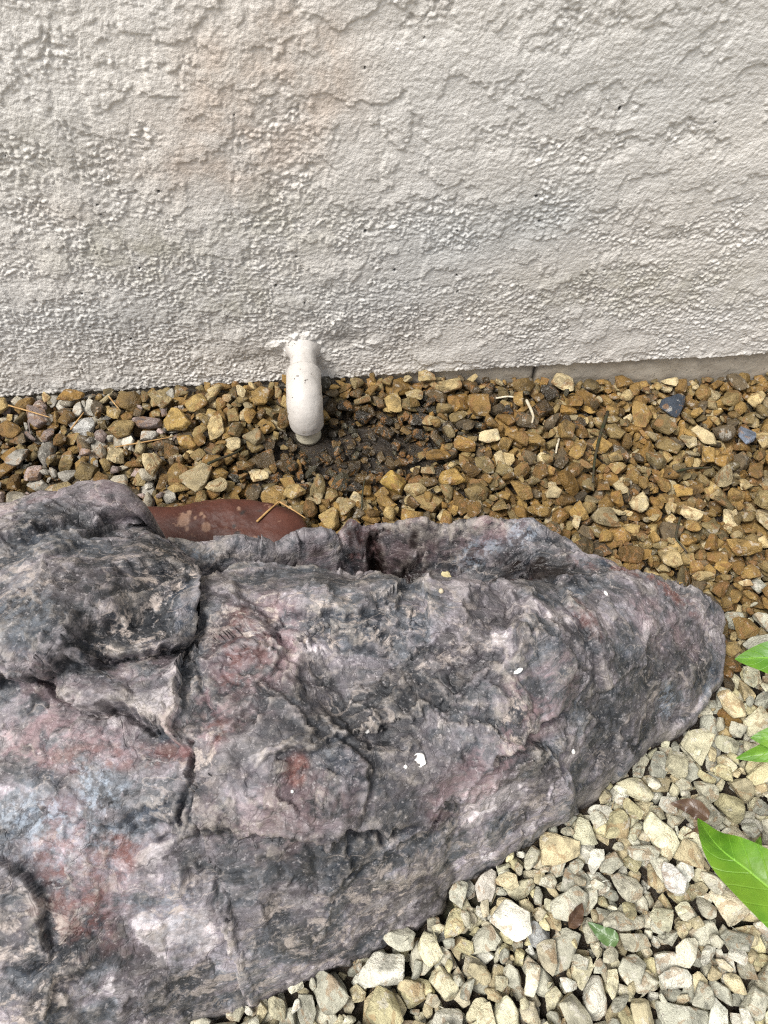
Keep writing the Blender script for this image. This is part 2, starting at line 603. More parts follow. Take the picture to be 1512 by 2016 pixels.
M_STUCCO, M_CONC, M_ROCK, M_SOIL, M_RED = mat_stucco(), mat_concrete(), mat_rock(), mat_soil(), mat_red()
M_STONE1, M_STONEB = mat_stone(True), mat_stone(False)
M_PIPE = mat_pipe('painted_pvc', (0.53, 0.50, 0.465), 0.34)
M_PVC = mat_pipe('bare_pvc', (0.60, 0.555, 0.43), 0.32)
M_LEAF = mat_leaf('green_leaf', (0.085, 0.23, 0.012), (0.16, 0.34, 0.022))
M_STEM = mat_plain('green_stem', (0.08, 0.16, 0.02), (0.13, 0.22, 0.04), 0.5)
M_FALLEN = mat_leaf('fallen_green_leaf', (0.055, 0.11, 0.03), (0.10, 0.165, 0.055), False, 0.35)
M_DRY = mat_leaf('dry_brown_leaf', (0.06, 0.032, 0.018), (0.12, 0.07, 0.038), False, 0.3)
M_STRAW = mat_plain('dry_needle', (0.30, 0.17, 0.06), (0.46, 0.29, 0.12), 0.6)
M_TWIG = mat_plain('dark_twig', (0.020, 0.028, 0.010), (0.055, 0.038, 0.025), 0.6)
M_ROOT = mat_plain('pale_root', (0.42, 0.36, 0.25), (0.60, 0.54, 0.42), 0.6)
M_WHITE = mat_plain('white_chip', (0.74, 0.72, 0.68), (0.82, 0.81, 0.79), 0.6, 400)
M_BLACK = mat_plain('dark_debris', (0.012, 0.010, 0.009), (0.04, 0.03, 0.025), 0.6)


# ------------------------------------------------------------------ ground level
def ground_level(x, y):
    x, y = np.asarray(x, float), np.asarray(y, float)
    g = -0.030 * sstep(0.02, 0.42, x) * (1 - sstep(0.10, 0.36, -y))
    hollow = np.exp(-(((x + 0.005) / 0.075) ** 2 + ((y + 0.085) / 0.04) ** 2))
    g = g + 0.010 * sstep(0.08, -0.06, x) * sstep(-0.16, -0.04, y)
    return g - 0.010 * hollow


def bare(x, y):
    """0..1: how bare and muddy the bed is (below the pipe's outlet)"""
    return np.exp(-(((x - 0.005) / 0.085) ** 2 + ((y + 0.083) / 0.040) ** 2) ** 1.5)


def build_ground():
    fx = np.arange(-0.66, 0.7001, 0.0035)
    fy = np.arange(-0.86, 0.0301, 0.0035)
    gx = np.concatenate([[-40, -12, -4, -1.6, -0.9], fx, [0.9, 1.6, 4, 12, 40]])
    gy = np.concatenate([[-40, -12, -4, -1.8, -1.1], fy, [0.3, 1, 4, 12, 40]])
    X, Y = np.meshgrid(gx, gy)
    Z = ground_level(X, Y) - 0.016 + 0.012 * bare(X, Y)
    inside = (np.abs(X) < 0.68) & (Y > -0.87) & (Y < 0.04)
    n = fbm2(X * 45, Y * 45, 3, 4) * 0.0035 + fbm2(X * 170, Y * 170, 8, 2) * 0.0012
    Z = np.where(inside, Z + n, Z)
    far = sstep(0.60, 0.72, np.maximum(np.abs(X - 0.03), (np.abs(Y + 0.40)) * 1.3))
    me = mesh_np('ground', np.stack([X, Y, Z], -1).reshape(-1, 3), grid_faces(len(gx), len(gy)))
    attr(me, 'far', far.ravel())
    return link('ground', me, M_SOIL, kind='structure')


GROUND = build_ground()

# ------------------------------------------------------------------ stucco wall
Z_LIP = 0.0065
PIPE_X, PIPE_Z = -0.0395, 0.045


def build_wall():
    gx = np.concatenate([-np.geomspace(3.2, 1.0, 14), np.arange(-0.96, -0.4399, 0.0030), np.arange(-0.438, 0.5201, 0.00095), np.arange(0.523, 1.0, 0.0030), np.geomspace(1.02, 3.2, 14)])
    gz = np.concatenate([np.arange(0.0, 0.385, 0.00097), np.arange(0.388, 0.80, 0.0032), np.geomspace(0.82, 2.7, 20)])
    X, Z = np.meshgrid(gx, gz)
    wx = X + 0.004 * perlin2(X * 60, Z * 60, 31)
    wz = Z + 0.004 * perlin2(X * 60, Z * 60, 32)
    # crumbs
    f1, f2, idc = worley2(wx / 0.0040, wz / 0.0036, 4)
    crumb = np.clip(1 - f1 * 1.25, 0, 1) ** 0.8 * (0.5 + 0.9 * _rnd[idc, 2])
    f1b, _, idb = worley2(wx / 0.0024 + 9, wz / 0.0022, 14)
    crumb2 = np.clip(1 - f1b * 1.2, 0, 1) * (0.4 + 0.9 * _rnd[idb, 3])
    big = fbm2(wx / 0.016, wz / 0.011, 21, 3)
    rough = (0.0013 + 0.0005 * sstep(0.05, 0.30, Z)) * crumb + 0.0008 * crumb2 + 0.0006 * big + 0.0012 * np.abs(fbm2(X / 0.0052, Z / 0.0040, 111, 3, 0.65))
    # trowelled plates, three coats with ragged lower edges
    jag = 0.42 * fbm2(X / 0.0085, Z / 0.0070, 41, 3, 0.65)
    jag2 = 0.45 * (crumb - 0.35)
    dens = 0.20 * sstep(0.10, 0.30, Z) + 0.30 * sstep(-0.12, 0.05, X + 0.5 * Z - 0.08) * sstep(0.14, 0.22, Z)
    dens = dens - 0.22 * np.exp(-((Z - 0.07) / 0.045) ** 2)
    m1 = fbm2(wx / 0.070, wz / 0.052, 51, 3, 0.5) + jag * 0.55 + jag2 * 0.3 + dens - 0.20
    m2 = fbm2(wx / 0.036 + 5, wz / 0.028, 61, 3, 0.5) + jag * 0.6 + jag2 * 0.4 + dens * 0.6 - 0.30
    k1, k2 = sstep(0.0, 0.030, m1), sstep(0.0, 0.035, m2)

    def trowel(k, h, slope):
        L = k * h
        for i in range(1, len(gz)):
            q = L[i - 1]
            q = np.concatenate([q[:1], 0.25 * q[:-2] + 0.5 * q[1:-1] + 0.25 * q[2:], q[-1:]])
            L[i] = np.maximum(L[i], q - slope * (gz[i] - gz[i - 1]) * (0.6 + 0.8 * crumb[i]))
        return L / h
    e1, e2 = trowel(k1, 0.0014, 0.11), trowel(k2, 0.0010, 0.09)
    peel = 0.00020 * perlin2(wx / 0.0028, wz / 0.0022, 71) + 0.00016 * perlin2(wx / 0.0013, wz / 0.0012, 72)
    cover = np.clip(e1 + 0.6 * e2, 0, 1)
    D = rough * (1 - 0.80 * cover) + 0.0014 * e1 + 0.0010 * e2 + peel * cover + 0.0003 * perlin2(X / 0.02, Z / 0.02, 73)
    D = D + 0.0010 * fbm2(X / 0.16, Z / 0.12, 81, 2)
    # ridge pushed up at the rim of each coat
    # mortar left round the pipe
    dx, dz = X - PIPE_X, Z - PIPE_Z
    r = np.hypot(dx, dz * 1.0)
    rj = r + 0.006 * fbm2(X / 0.012, Z / 0.010, 91, 3)
    D = D + 0.0030 * np.exp(-(np.clip(rj - 0.0125, 0, 1) / 0.0050) ** 2) * (0.75 + 0.35 * fbm2(X / 0.006, Z / 0.006, 95, 2))
    D = D + 0.0028 * np.exp(-((dx - 0.036 + 0.2 * jag / 30) / 0.010) ** 2 - ((dz - 0.020 - 0.35 * dx + jag / 250) / 0.0045) ** 2) * np.clip(0.5 + 1.6 * jag, 0, 1.4)
    D = D + 0.0030 * np.exp(-((dx + 0.024) / 0.009) ** 2 - ((dz - 0.014 - 0.40 * dx + jag / 250) / 0.0042) ** 2) * (0.7 + 0.9 * jag)
    D = D + 0.0026 * np.exp(-((dx - 0.060) / 0.016) ** 2 - ((dz + 0.010 - 0.16 * dx + jag / 200) / 0.0040) ** 2) * np.clip(0.5 + 1.2 * jag, 0, 1.4)
    hollow = np.exp(-((dx - 0.038) / 0.022) ** 2 - ((dz - 0.004) / 0.010) ** 2) + 0.8 * np.exp(-((dx + 0.04) / 0.025) ** 2 - ((dz + 0.012) / 0.013) ** 2)
    D = D - 0.003 * hollow
    # ragged drip edge at the bottom
    lip = np.exp(-(Z / 0.010) ** 2)
    D = D + 0.0008 * lip * (0.5 + fbm2(X / 0.02, Z / 0.01, 99, 2))
    # small bug holes
    h1, _, hid = worley2(X / 0.022, Z / 0.022, 17)
    hole = (h1 * 0.022 < 0.0009 * (0.35 + 1.1 * _rnd[hid, 1])) & (_rnd[hid, 3] > 0.90)
    D = D - 0.002 * hole
    inner = sstep(1.0, 0.85, np.abs(X)) * sstep(0.80, 0.65, Z)
    D = D * inner + 0.0018 * (1 - inner)
    Zb = Z + Z_LIP + np.where(Z < 0.02, (1 - Z / 0.02) * (0.0016 * fbm2(X / 0.010, 0 * Z, 101, 3) + 0.0012 * perlin2(X / 0.05, 0 * Z, 102)), 0)
    V = np.stack([X, -D + 0.002, Zb], -1).reshape(-1, 3)
    nx, nz = len(gx), len(gz)
    F = grid_faces(nx, nz)
    # underside of the lip, top and back close the sheet
    lo = V[:nx].copy(); lo[:, 1] = 0.016; lo[:, 2] += 0.001
    hi = V[-nx:].copy(); hi[:, 1] = 0.15
    bk = hi.copy(); bk[:, 2] = 0.02
    n0 = len(V)
    V = np.concatenate([V, lo, hi, bk])
    c = np.arange(nx - 1)

    def strip(a, b):
        return np.stack([a + c, b + c, b + c + 1, a + c + 1], 1)
    F = np.concatenate([F, strip(0, n0), strip(n0 - nx, n0 + nx)[:, ::-1], strip(n0 + nx, n0 + 2 * nx)[:, ::-1]])
    me = mesh_np('stucco_wall', V, F)

    # stains and paint patches, placed on the wall's own surface
    def blob(px, py, rx, rz):
        d = rays(px, py)
        P = CAM + d * (-CAM[1] / d[1])
        return np.exp(-(((X - P[0]) / rx) ** 2 + ((Z - P[2]) / rz) ** 2))
    tan = blob(550, 120, .05, .035) + blob(420, 340, .06, .03) + blob(480, 230, .05, .04) + .6 * blob(620, 210, .03, .04) + .7 * blob(130, 430, .02, .012)
    olive = blob(260, 510, .06, .03) + .8 * blob(480, 600, .06, .03) + .7 * blob(560, 450, .05, .035) + .9 * blob(1250, 580, .12, .03) + .5 * blob(60, 330, .05, .03)
    grey = .9 * blob(880, 480, .07, .035) + .8 * blob(1080, 440, .045, .03) + .6 * blob(230, 640, .10, .03) + .5 * blob(760, 600, .08, .03) + .4 * blob(1250, 150, .1, .1)
    S = np.stack([np.clip(a, 0, 1) for a in (tan, olive, grey)], -1).reshape(-1, 3)
    pad = np.zeros((3 * nx, 3))
    attr(me, 'stain', np.concatenate([S, pad]))
    lowness = np.clip(1 - D / 0.0012, 0, 1) * (1 - k1) + 0.5 * np.exp(-((m1 + 0.03) / 0.03) ** 2)
    attr(me, 'pit', np.concatenate([np.clip(lowness, 0, 1).ravel(), np.zeros(3 * nx)]))
    attr(me, 'hole', np.concatenate([hole.ravel().astype(float), np.zeros(3 * nx)]))
    o = link('stucco_wall', me, M_STUCCO)
    tag(o, 'pale grey painted house wall with rough lace stucco above the gravel bed', 'wall')
    o["kind"] = "thing"
    # bare concrete footing behind the lip
    gx = np.concatenate([[-3.2, -1, -0.6], np.arange(-0.45, 0.53, 0.004), [0.7, 1.2, 3.2]])
    gz = np.arange(-0.12, 0.021, 0.003)
    X, Z = np.meshgrid(gx, gz)
    d = rays(1049, 735)
    xc = (CAM + d * (-CAM[1] / d[1]))[0] + 0.001
    crack = np.abs(X - xc - 0.0015 * perlin2(Z / 0.01, X * 0, 3)) < 0.0022
    Y = 0.0035 + 0.0010 * fbm2(X / 0.03, Z / 0.02, 7, 4) + 0.003 * crack
    me = mesh_np('foundation', np.concatenate([np.stack([X, Y, Z], -1).reshape(-1, 3),
                 [(-3.2, 0.3, -0.12), (3.2, 0.3, -0.12), (3.2, 0.3, 0.02), (-3.2, 0.3, 0.02)]]),
                 np.concatenate([grid_faces(len(gx), len(gz)), [[X.size, X.size + 1, X.size + 2, X.size + 3]]]))
    attr(me, 'hole', np.concatenate([crack.ravel().astype(float), np.zeros(4)]))
    link('foundation', me, M_CONC, o)
    return o


WALL = build_wall()


# ------------------------------------------------------------------ drain pipe
def tube(path, radii, seg=48, wob=0.0, caps=True):
    path = np.asarray(path, float)
    n = len(path)
    tan = np.gradient(path, axis=0)
    tan /= np.linalg.norm(tan, axis=1)[:, None] + 1e-12
    ref = np.array([1.0, 0, 0]) if abs(tan[0][0]) < 0.8 else np.array([0, 0, 1.0])
    V = []
    u = np.cross(tan[0], ref); u /= np.linalg.norm(u)
    for i in range(n):
        u = u - tan[i] * (u @ tan[i]); u /= np.linalg.norm(u)
        v = np.cross(tan[i], u)
        a = np.linspace(0, 2 * np.pi, seg, endpoint=False)
        V.append(path[i] + radii[i] * (np.cos(a)[:, None] * u + np.sin(a)[:, None] * v))
    V = np.concatenate(V)
    if wob:
        V = V + wob * np.stack([perlin3(V * 140, 3), perlin3(V * 140, 4), perlin3(V * 140, 5)], 1)
    F = []
    for i in range(n - 1):
        for k in range(seg):
            F.append((i * seg + k, i * seg + (k + 1) % seg, (i + 1) * seg + (k + 1) % seg, (i + 1) * seg + k))
    if caps:
        F.append(tuple(range(seg))[::-1])
        F.append(tuple((n - 1) * seg + k for k in range(seg)))
    return V, F


def build_pipe():
    root = link('drain_pipe', None)
    root.location = (PIPE_X, 0, PIPE_Z)
    tag(root, 'white painted drain pipe elbow coming out of the stucco wall', 'pipe')
    inv = np.array([PIPE_X, 0, PIPE_Z])
    ax, az = PIPE_X, PIPE_Z

    def part(name, path, rad, mat, wob=0.0):
        V, F = tube(np.asarray(path) - inv, rad, 48, wob)
        return link(name, mesh_py(name, V, F), mat, root)
    ys = np.linspace(0.012, -0.034, 14)
    part('wall_stub', [(ax, y, az) for y in ys], [0.0126] * 14, M_PIPE, 0.00035)
    P, R = [], []
    re = 0.0162
    for y, r in ((-0.0262, 0.0122), (-0.0264, 0.0128), (-0.0265, re - 0.0010), (-0.0268, re - 0.0003), (-0.0278, re), (-0.034, re), (-0.042, re)):
        P.append((ax, y, az)); R.append(r)
    R0 = 0.0215
    for a in np.linspace(0.06, 1, 16) * math.pi / 2:
        P.append((ax, -0.0430 - R0 * math.sin(a), az - R0 + R0 * math.cos(a))); R.append(re + 0.0006 * math.sin(2 * a))
    for z, r in ((az - R0 - 0.002, re), (az - R0 - 0.0045, re), (az - R0 - 0.0058, re - 0.0002), (az - R0 - 0.0064, re - 0.0010), (az - R0 - 0.0066, 0.0126)):
        P.append((ax, -0.0430 - R0, z)); R.append(r)
    part('elbow', P, R, M_PIPE, 0.0004)
    yo = -0.0430 - R0
    zo = az - R0 - 0.0050
    P = [(ax, yo, z) for z in np.linspace(zo, -0.0015, 8)]
    V, F = tube(np.asarray(P) - inv, [0.0123] * 8, 48, 0.0002, False)
    V2, F2 = tube(np.asarray(P[::-1]) - inv, [0.0103] * 8, 48, 0.0, False)
    n = len(V)
    F = F + [tuple(i + n for i in f) for f in F2] + [(7 * 48 + k, 7 * 48 + (k + 1) % 48, n + (k + 1) % 48, n + k) for k in range(48)]
    link('outlet', mesh_py('outlet', np.concatenate([V, V2]), F), M_PVC, root)
    # the bead of mortar that closes the hole
    a = np.linspace(0, 2 * np.pi, 72, endpoint=False)
    V, F = [], []
    prof = [(0.0122, -0.0062), (0.0128, -0.0056), (0.0136, -0.0042), (0.0148, -0.0024), (0.0166, -0.0004), (0.0190, 0.003)]
    for r, y in prof:
        ring = np.stack([r * np.cos(a), 0 * a + y, r * np.sin(a)], 1)
        q = ring * 70
        nn = fbm3(q, 4, 3)
        lop = 1 + 0.22 * nn + 0.08 * np.sin(a)
        k = (r - 0.0122) / 0.02
        ring[:, 0] *= 1 + (lop - 1) * k * 0.8
        ring[:, 2] *= 1 + (lop - 1) * k * 0.8
        ring[:, 1] += 0.0022 * nn - 0.002 * np.sin(a) * (1 - k)
        V.append(ring)
    for i in range(len(prof) - 1):
        for k in range(72):
            F.append((i * 72 + k, i * 72 + (k + 1) % 72, (i + 1) * 72 + (k + 1) % 72, (i + 1) * 72 + k))
    link('mortar_collar', mesh_py('mortar_collar', np.concatenate(V), F), M_PIPE, root)
    return root


PIPE = build_pipe()

# ------------------------------------------------------------------ boulder
CTRL = [  # pixel, pixel, height in mm: the big form of the boulder read off the photograph
    (-260, 1010, 110), (-120, 985, 122), (0, 992, 122), (60, 976, 124), (160, 984, 120), (240, 986, 114), (268, 1012, 112), (300, 1062, 96),
    (60, 1150, 146), (180, 1150, 148), (290, 1180, 138), (335, 1250, 133), (200, 1275, 146), (60, 1320, 148), (-120, 1200, 150), (-260, 1300, 140),
    (400, 1215, 104), (385, 1290, 118), (365, 1072, 95), (400, 1074, 92), (435, 1074, 90), (505, 1074, 88), (540, 1074, 87), (570, 1068, 84), (640, 1054, 80),
    (330, 1072, 98), (470, 1075, 90), (600, 1060, 83), (700, 1032, 80), (830, 1026, 84), (950, 1030, 84), (1040, 1028, 80), (1130, 1068, 74), (1180, 1098, 70), (1250, 1112, 66), (1330, 1134, 58), (1395, 1172, 46), (1425, 1225, 30),
    (440, 1158, 62), (520, 1148, 56), (600, 1140, 40), (700, 1138, 22), (780, 1150, 14), (880, 1142, 24), (980, 1142, 44), (1060, 1140, 68), (1120, 1135, 76), (700, 1085, 52), (830, 1085, 52), (950, 1085, 56),
    (430, 1205, 104), (490, 1172, 103), (580, 1168, 109), (700, 1176, 112), (820, 1198, 113), (880, 1182, 112), (960, 1186, 109), (1060, 1166, 98), (1130, 1180, 90),
    (450, 1310, 126), (600, 1300, 130), (750, 1300, 129), (900, 1300, 120), (480, 1400, 131), (650, 1400, 130), (800, 1400, 124), (950, 1400, 108), (600, 1500, 124), (750, 1500, 118), (880, 1490, 104), (450, 1520, 126),
    (100, 1420, 130), (250, 1450, 127), (340, 1520, 122), (0, 1500, 128), (150, 1560, 126), (-150, 1450, 132),
    (260, 1620, 119), (400, 1615, 118), (560, 1620, 112), (700, 1615, 107), (800, 1600, 98), (900, 1545, 88), (100, 1650, 118),
    (300, 1800, 80), (500, 1750, 76), (650, 1720, 68), (800, 1680, 58), (900, 1640, 52), (500, 1880, 38), (150, 1900, 80), (0, 2000, 74), (250, 1980, 46), (640, 1820, 38), (760, 1795, 28), (870, 1720, 30), (960, 1660, 28), (-200, 1900, 90), (0, 1800, 102), (-300, 1700, 105),
    (1050, 1285, 114), (1085, 1345, 104), (990, 1330, 108), (1130, 1290, 92), (1150, 1400, 80), (1250, 1250, 82), (1200, 1175, 84), (1300, 1200, 74), (1350, 1300, 54), (1250, 1350, 68), (1150, 1490, 56), (1050, 1560, 50), (1250, 1430, 42), (1385, 1345, 26), (1320, 1425, 18), (1170, 1540, 22), (1060, 1480, 70), (980, 1560, 62)]
OUTLINE = [  # the boulder's rim: back rim at its own height, front rim where it sinks into the gravel
    (-330, 1000, 115), (-120, 975, 120), (0, 986, 120), (60, 967, 122), (160, 968, 124), (240, 970, 118), (268, 1010, 108), (298, 1062, 98),
    (400, 1072, 92), (470, 1066, 90), (540, 1071, 87), (600, 1054, 83), (660, 1050, 78), (690, 1025, 80), (760, 1016, 80), (840, 1017, 84), (930, 1021, 84), (1000, 1021, 82), (1045, 1019, 80), (1085, 1040, 76),
    (1130, 1062, 74), (1185, 1092, 70), (1250, 1106, 64), (1335, 1127, 55), (1395, 1162, 42), (1432, 1190, 26), (1446, 1228, 12),
    (1430, 1290, 2), (1418, 1342, 0), (1398, 1388, 0), (1372, 1432, 0), (1332, 1456, 0), (1262, 1476, 0), (1232, 1515, 0), (1182, 1564, 0), (1130, 1598, 0), (1050, 1655, 0), (972, 1705, 0), (902, 1750, 0), (872, 1795, 0), (802, 1845, 0), (742, 1880, 0), (642, 1925, 0), (542, 1965, 0), (420, 2022, 0), (200, 2080, 0), (-150, 2120, 0), (-500, 2050, 0), (-640, 1700, 0), (-560, 1250, 30)]


def seg_dist(X, Y, poly, closed):
    """unsigned distance to a polyline, and side of the nearest segment"""
    best = np.full(X.shape, 1e9)
    side = np.zeros(X.shape)
    n = len(poly)
    for i in range(n if closed else n - 1):
        a, b = poly[i], poly[(i + 1) % n]
        d = b - a
        L2 = d @ d + 1e-12
        t = np.clip(((X - a[0]) * d[0] + (Y - a[1]) * d[1]) / L2, 0, 1)
        ex, ey = X - a[0] - t * d[0], Y - a[1] - t * d[1]
        q = ex * ex + ey * ey
        m = q < best
        best = np.where(m, q, best)
        side = np.where(m, np.sign(d[0] * ey - d[1] * ex), side)
    return np.sqrt(best), side


def in_poly(X, Y, poly):
    ins = np.zeros(X.shape, bool)
    n = len(poly)
    for i in range(n):
        (x0, y0), (x1, y1) = poly[i], poly[(i + 1) % n]
        if y0 == y1:
            continue
        c = ((y0 > Y) != (y1 > Y)) & (X < (x1 - x0) * (Y - y0) / (y1 - y0) + x0)
        ins ^= c
    return ins


class Boulder:
    def __init__(s):
        c = np.array(CTRL, float)
        P = at(c[:, 0], c[:, 1], c[:, 2] / 1000)
        o = np.array(OUTLINE[:26], float)      # carry the form level past its back rim
        B = at(o[:, 0], o[:, 1], o[:, 2] / 1000) + np.array([0, 0.015, -0.003])
        P = np.concatenate([P, B])
        s.cp = P[:, :2]
        d = np.linalg.norm(s.cp[:, None] - s.cp[None], axis=2) * 10
        n = len(P)
        K = np.where(d > 0, d * d * np.log(d + 1e-12), 0) + np.eye(n) * 0.0012
        Q = np.concatenate([np.ones((n, 1)), s.cp], 1)
        A = np.block([[K, Q], [Q.T, np.zeros((3, 3))]])
        s.w = np.linalg.solve(A, np.concatenate([P[:, 2], np.zeros(3)]))
        o = np.array(OUTLINE, float)
        s.poly = at(o[:, 0], o[:, 1], o[:, 2] / 1000)[:, :2]

    def top(s, X, Y):
        z = s.w[-3] + s.w[-2] * X + s.w[-1] * Y
        for (cx, cy), w in zip(s.cp, s.w):
            d2 = ((X - cx) ** 2 + (Y - cy) ** 2) * 100
            z = z + w * 0.5 * d2 * np.log(d2 + 1e-12)
        return z

    def hit(s, px, py):
        """where the pixel's ray meets the big form"""
        d = rays(px, py)
        ts = np.linspace(0.3, 0.75, 400)
        P = CAM + ts[:, None] * d / (d @ FWD)
        z = s.top(P[:, 0], P[:, 1])
        k = np.argmax(P[:, 2] < z)
        return P[k]


BO = Boulder()


def chisel(T, X, Y, size, stretch, ang, amount, step, seed):
    """break a height field into nearly flat pieces that stand proud of one another"""
    jx = X + 0.11 * size * fbm2(X / (0.5 * size), Y / (0.5 * size), seed + 60, 4, 0.6)
    jy = Y + 0.11 * size * fbm2(X / (0.5 * size), Y / (0.5 * size), seed + 70, 4, 0.6)
    u = (jx * math.cos(ang) + jy * math.sin(ang)) / (size * stretch)
    v = (-jx * math.sin(ang) + jy * math.cos(ang)) / size
    i, j = np.floor(u).astype(np.int64), np.floor(v).astype(np.int64)
    f1 = np.full(T.shape, 9.0); ident = np.zeros(T.shape, np.int64); hh = np.zeros(T.shape, np.int64)
    for a in (-1, 0, 1):
        for b in (-1, 0, 1):
            h = _h2(i + a, j + b, seed)
            d = np.hypot(i + a + _rnd[h, 0] - u, j + b + _rnd[h, 1] - v)
            m = d < f1
            f1 = np.where(m, d, f1); hh = np.where(m, h, hh)
            ident = np.where(m, (i + a + 500) * 2000 + (j + b + 500), ident)
    _, inv = np.unique(ident.ravel(), return_inverse=True)
    inv = inv.ravel()
    n = inv.max() + 1
    x, y, z = X.ravel(), Y.ravel(), T.ravel()
    cnt = np.bincount(inv, minlength=n)
    mx, my, mz = (np.bincount(inv, q, n) / cnt for q in (x, y, z))
    dx, dy, dz = x - mx[inv], y - my[inv], z - mz[inv]
    S = lambda q: np.bincount(inv, q, n)
    xx, yy, xy, xz, yz = S(dx * dx) + 1e-9, S(dy * dy) + 1e-9, S(dx * dy), S(dx * dz), S(dy * dz)
    det = xx * yy - xy * xy + 1e-16
    gx, gy = np.clip((yy * xz - xy * yz) / det, -2.5, 2.5), np.clip((xx * yz - xy * xz) / det, -2.5, 2.5)
    flat = mz[inv] + gx[inv] * dx + gy[inv] * dy + step * (2 * _rnd[hh.ravel(), 3] - 1)
    t1, t2 = (_rnd[hh.ravel(), 0] - 0.5) * 0.16, (_rnd[hh.ravel(), 1] - 0.5) * 0.16
    flat = flat + t1 * dx + t2 * dy
    return (T.ravel() * (1 - amount) + flat * amount).reshape(T.shape), _rnd[hh, 1]


def build_boulder():
    gx = np.concatenate([-np.geomspace(0.62, 0.352, 60), np.arange(-0.35, 0.335, 0.00095)])
    gy = np.arange(-0.60, -0.135, 0.00095)
    X, Y = np.meshgrid(gx, gy)
    T = T0 = BO.top(X, Y)
    Tc, pc1 = chisel(T, X, Y, 0.060, 1.6, 0.35, 0.88, 0.0070, 3)
    Tc, pc2 = chisel(Tc, X, Y, 0.025, 1.4, 0.75, 0.85, 0.0032, 5)
    Tc, pc3 = chisel(Tc, X, Y, 0.0100, 1.4, -0.3, 0.75, 0.0011, 7)
    lip = np.array([at(px, py, z)[:2] for px, py, z in ((1140, 1150, .085), (1060, 1160, .096), (1000, 1170, .104), (935, 1174, .112), (875, 1166, .114), (820, 1180, .114), (700, 1162, .114), (580, 1154, .112), (500, 1160, .107), (440, 1186, .104), (380, 1200, .104))])
    dl, sl = seg_dist(X, Y, lip, False)
    slab = sstep(-0.004, 0.006, -sl * dl) * sstep(0.16, 0.13, dl) * sstep(-0.165, -0.145, X)
    slab = np.maximum(slab, sstep(0.006, 0.0, sl * dl) * sstep(0.004, 0.012, dl) * 0)
    rimk = sstep(-0.235, -0.225, Y) * 0.6
    Ts, _ = chisel(T, X, Y, 0.022, 1.2, 1.2, 0.7, 0.0020, 9)
    T = Tc * (1 - slab) + Ts * slab
    T = T * (1 - rimk) + T0 * rimk
    P2 = np.stack([X, Y, 0 * X], -1).reshape(-1, 3)
    wob = fbm2(X / 0.035, Y / 0.035, 3, 4, 0.55).astype(float)
    dist, _ = seg_dist(X, Y, BO.poly, True)
    sd = np.where(in_poly(X, Y, BO.poly), dist, -dist) + 0.0045 * wob - 0.001
    front = sstep(-0.30, -0.38, Y + 0.45 * X)
    w = 0.007 + 0.028 * front
    backr = (1 - front) * sstep(-0.165, -0.140, X) * sstep(0.22, 0.12, X)
    sd = sd - 0.0030 * wob * backr + 0.0048 * (1 - front) * sstep(-0.165, -0.140, X) * sstep(0.22, 0.12, X) - 0.014 * sstep(-0.132, -0.150, X) * (1 - front)
    t = np.clip(sd / w, 0, 1)
    low = -0.035
    Zb = low + (np.maximum(T, 0.012) - low) * (1 - (1 - t) ** 2.6) ** (1 / 2.2)
    keep = sd > -0.004
    # explicit ledges: the upper side stands proud of the lower side
    D = np.zeros_like(T)
    jx = X + 0.0042 * fbm2(X / 0.02, Y / 0.02, 13, 4, 0.62)
    jy = Y + 0.0042 * fbm2(X / 0.02, Y / 0.02, 17, 4, 0.62)

    def line(pts):
        return np.array([BO.hit(*p)[:2] for p in pts])

    def ledge(pts, h, reach, drop=0.3, sharp=0.0016, zz=None):
        """left of the drawing direction stands up by h"""
        nonlocal D
        poly = line(pts) if zz is None else np.array([at(px, py, z / 1000)[:2] for (px, py), z in zip(pts, zz)])
        d, sgn = seg_dist(jx, jy, poly, False)
        # fade at the ends so the step dies out
        a, b = poly[0], poly[-1]
        L = np.linalg.norm(np.diff(poly, axis=0), axis=1).sum()
        ends = np.minimum(np.hypot(X - a[0], Y - a[1]), np.hypot(X - b[0], Y - b[1]))
        k = sstep(0, 0.22 * L, ends + 0.02 * L)
        s = sgn * d
        up = sstep(-sharp, sharp, s)
        h = h * 1.35
        D = D + k * (h * up * np.exp(-np.clip(s, 0, 1) / (reach * 1.6)) - h * drop * 0.6 * (1 - up) * np.exp(np.clip(s, -1, 0) / (reach * 0.4)))

    def crack(pts, depth, width):
        nonlocal D
        d, _ = seg_dist(jx, jy, line(pts), False)
        D = D - depth * np.exp(-(d / width) ** 2)
    # step on the right of the left-hand block
    ledge([(360, 1296), (352, 1240), (362, 1190), (338, 1130), (306, 1075)], 0.012, 0.05, 0.5)
    # its lower edge, above the slab
    ledge([(-120, 1350), (0, 1352), (90, 1346), (150, 1325), (225, 1298), (330, 1300), (415, 1302)], 0.011, 0.05, 0.5, 0.0010)
    # overhanging edge of the slab
    ledge([(95, 1348), (130, 1370), (170, 1392), (265, 1408), (320, 1440), (350, 1462), (396, 1500), (398, 1535)], 0.015, 0.05, 0.7, 0.0010)
    # lip of the trough
    ledge([(1110, 1152), (1075, 1158), (1000, 1170), (935, 1174), (900, 1164), (875, 1164), (835, 1184), (790, 1172), (700, 1160), (580, 1150), (500, 1158), (440, 1186), (400, 1215)],
          0.0040, 0.016, 4.5, 0.0008, (88, 93, 104, 112, 114, 114, 114, 114, 114, 112, 107, 104, 100))
    # slab inside the trough
    ledge([(720, 1146), (640, 1140), (560, 1146), (500, 1152), (436, 1184)], 0.012, 0.02, 0.6, 0.0010, (60, 66, 74, 80, 88))
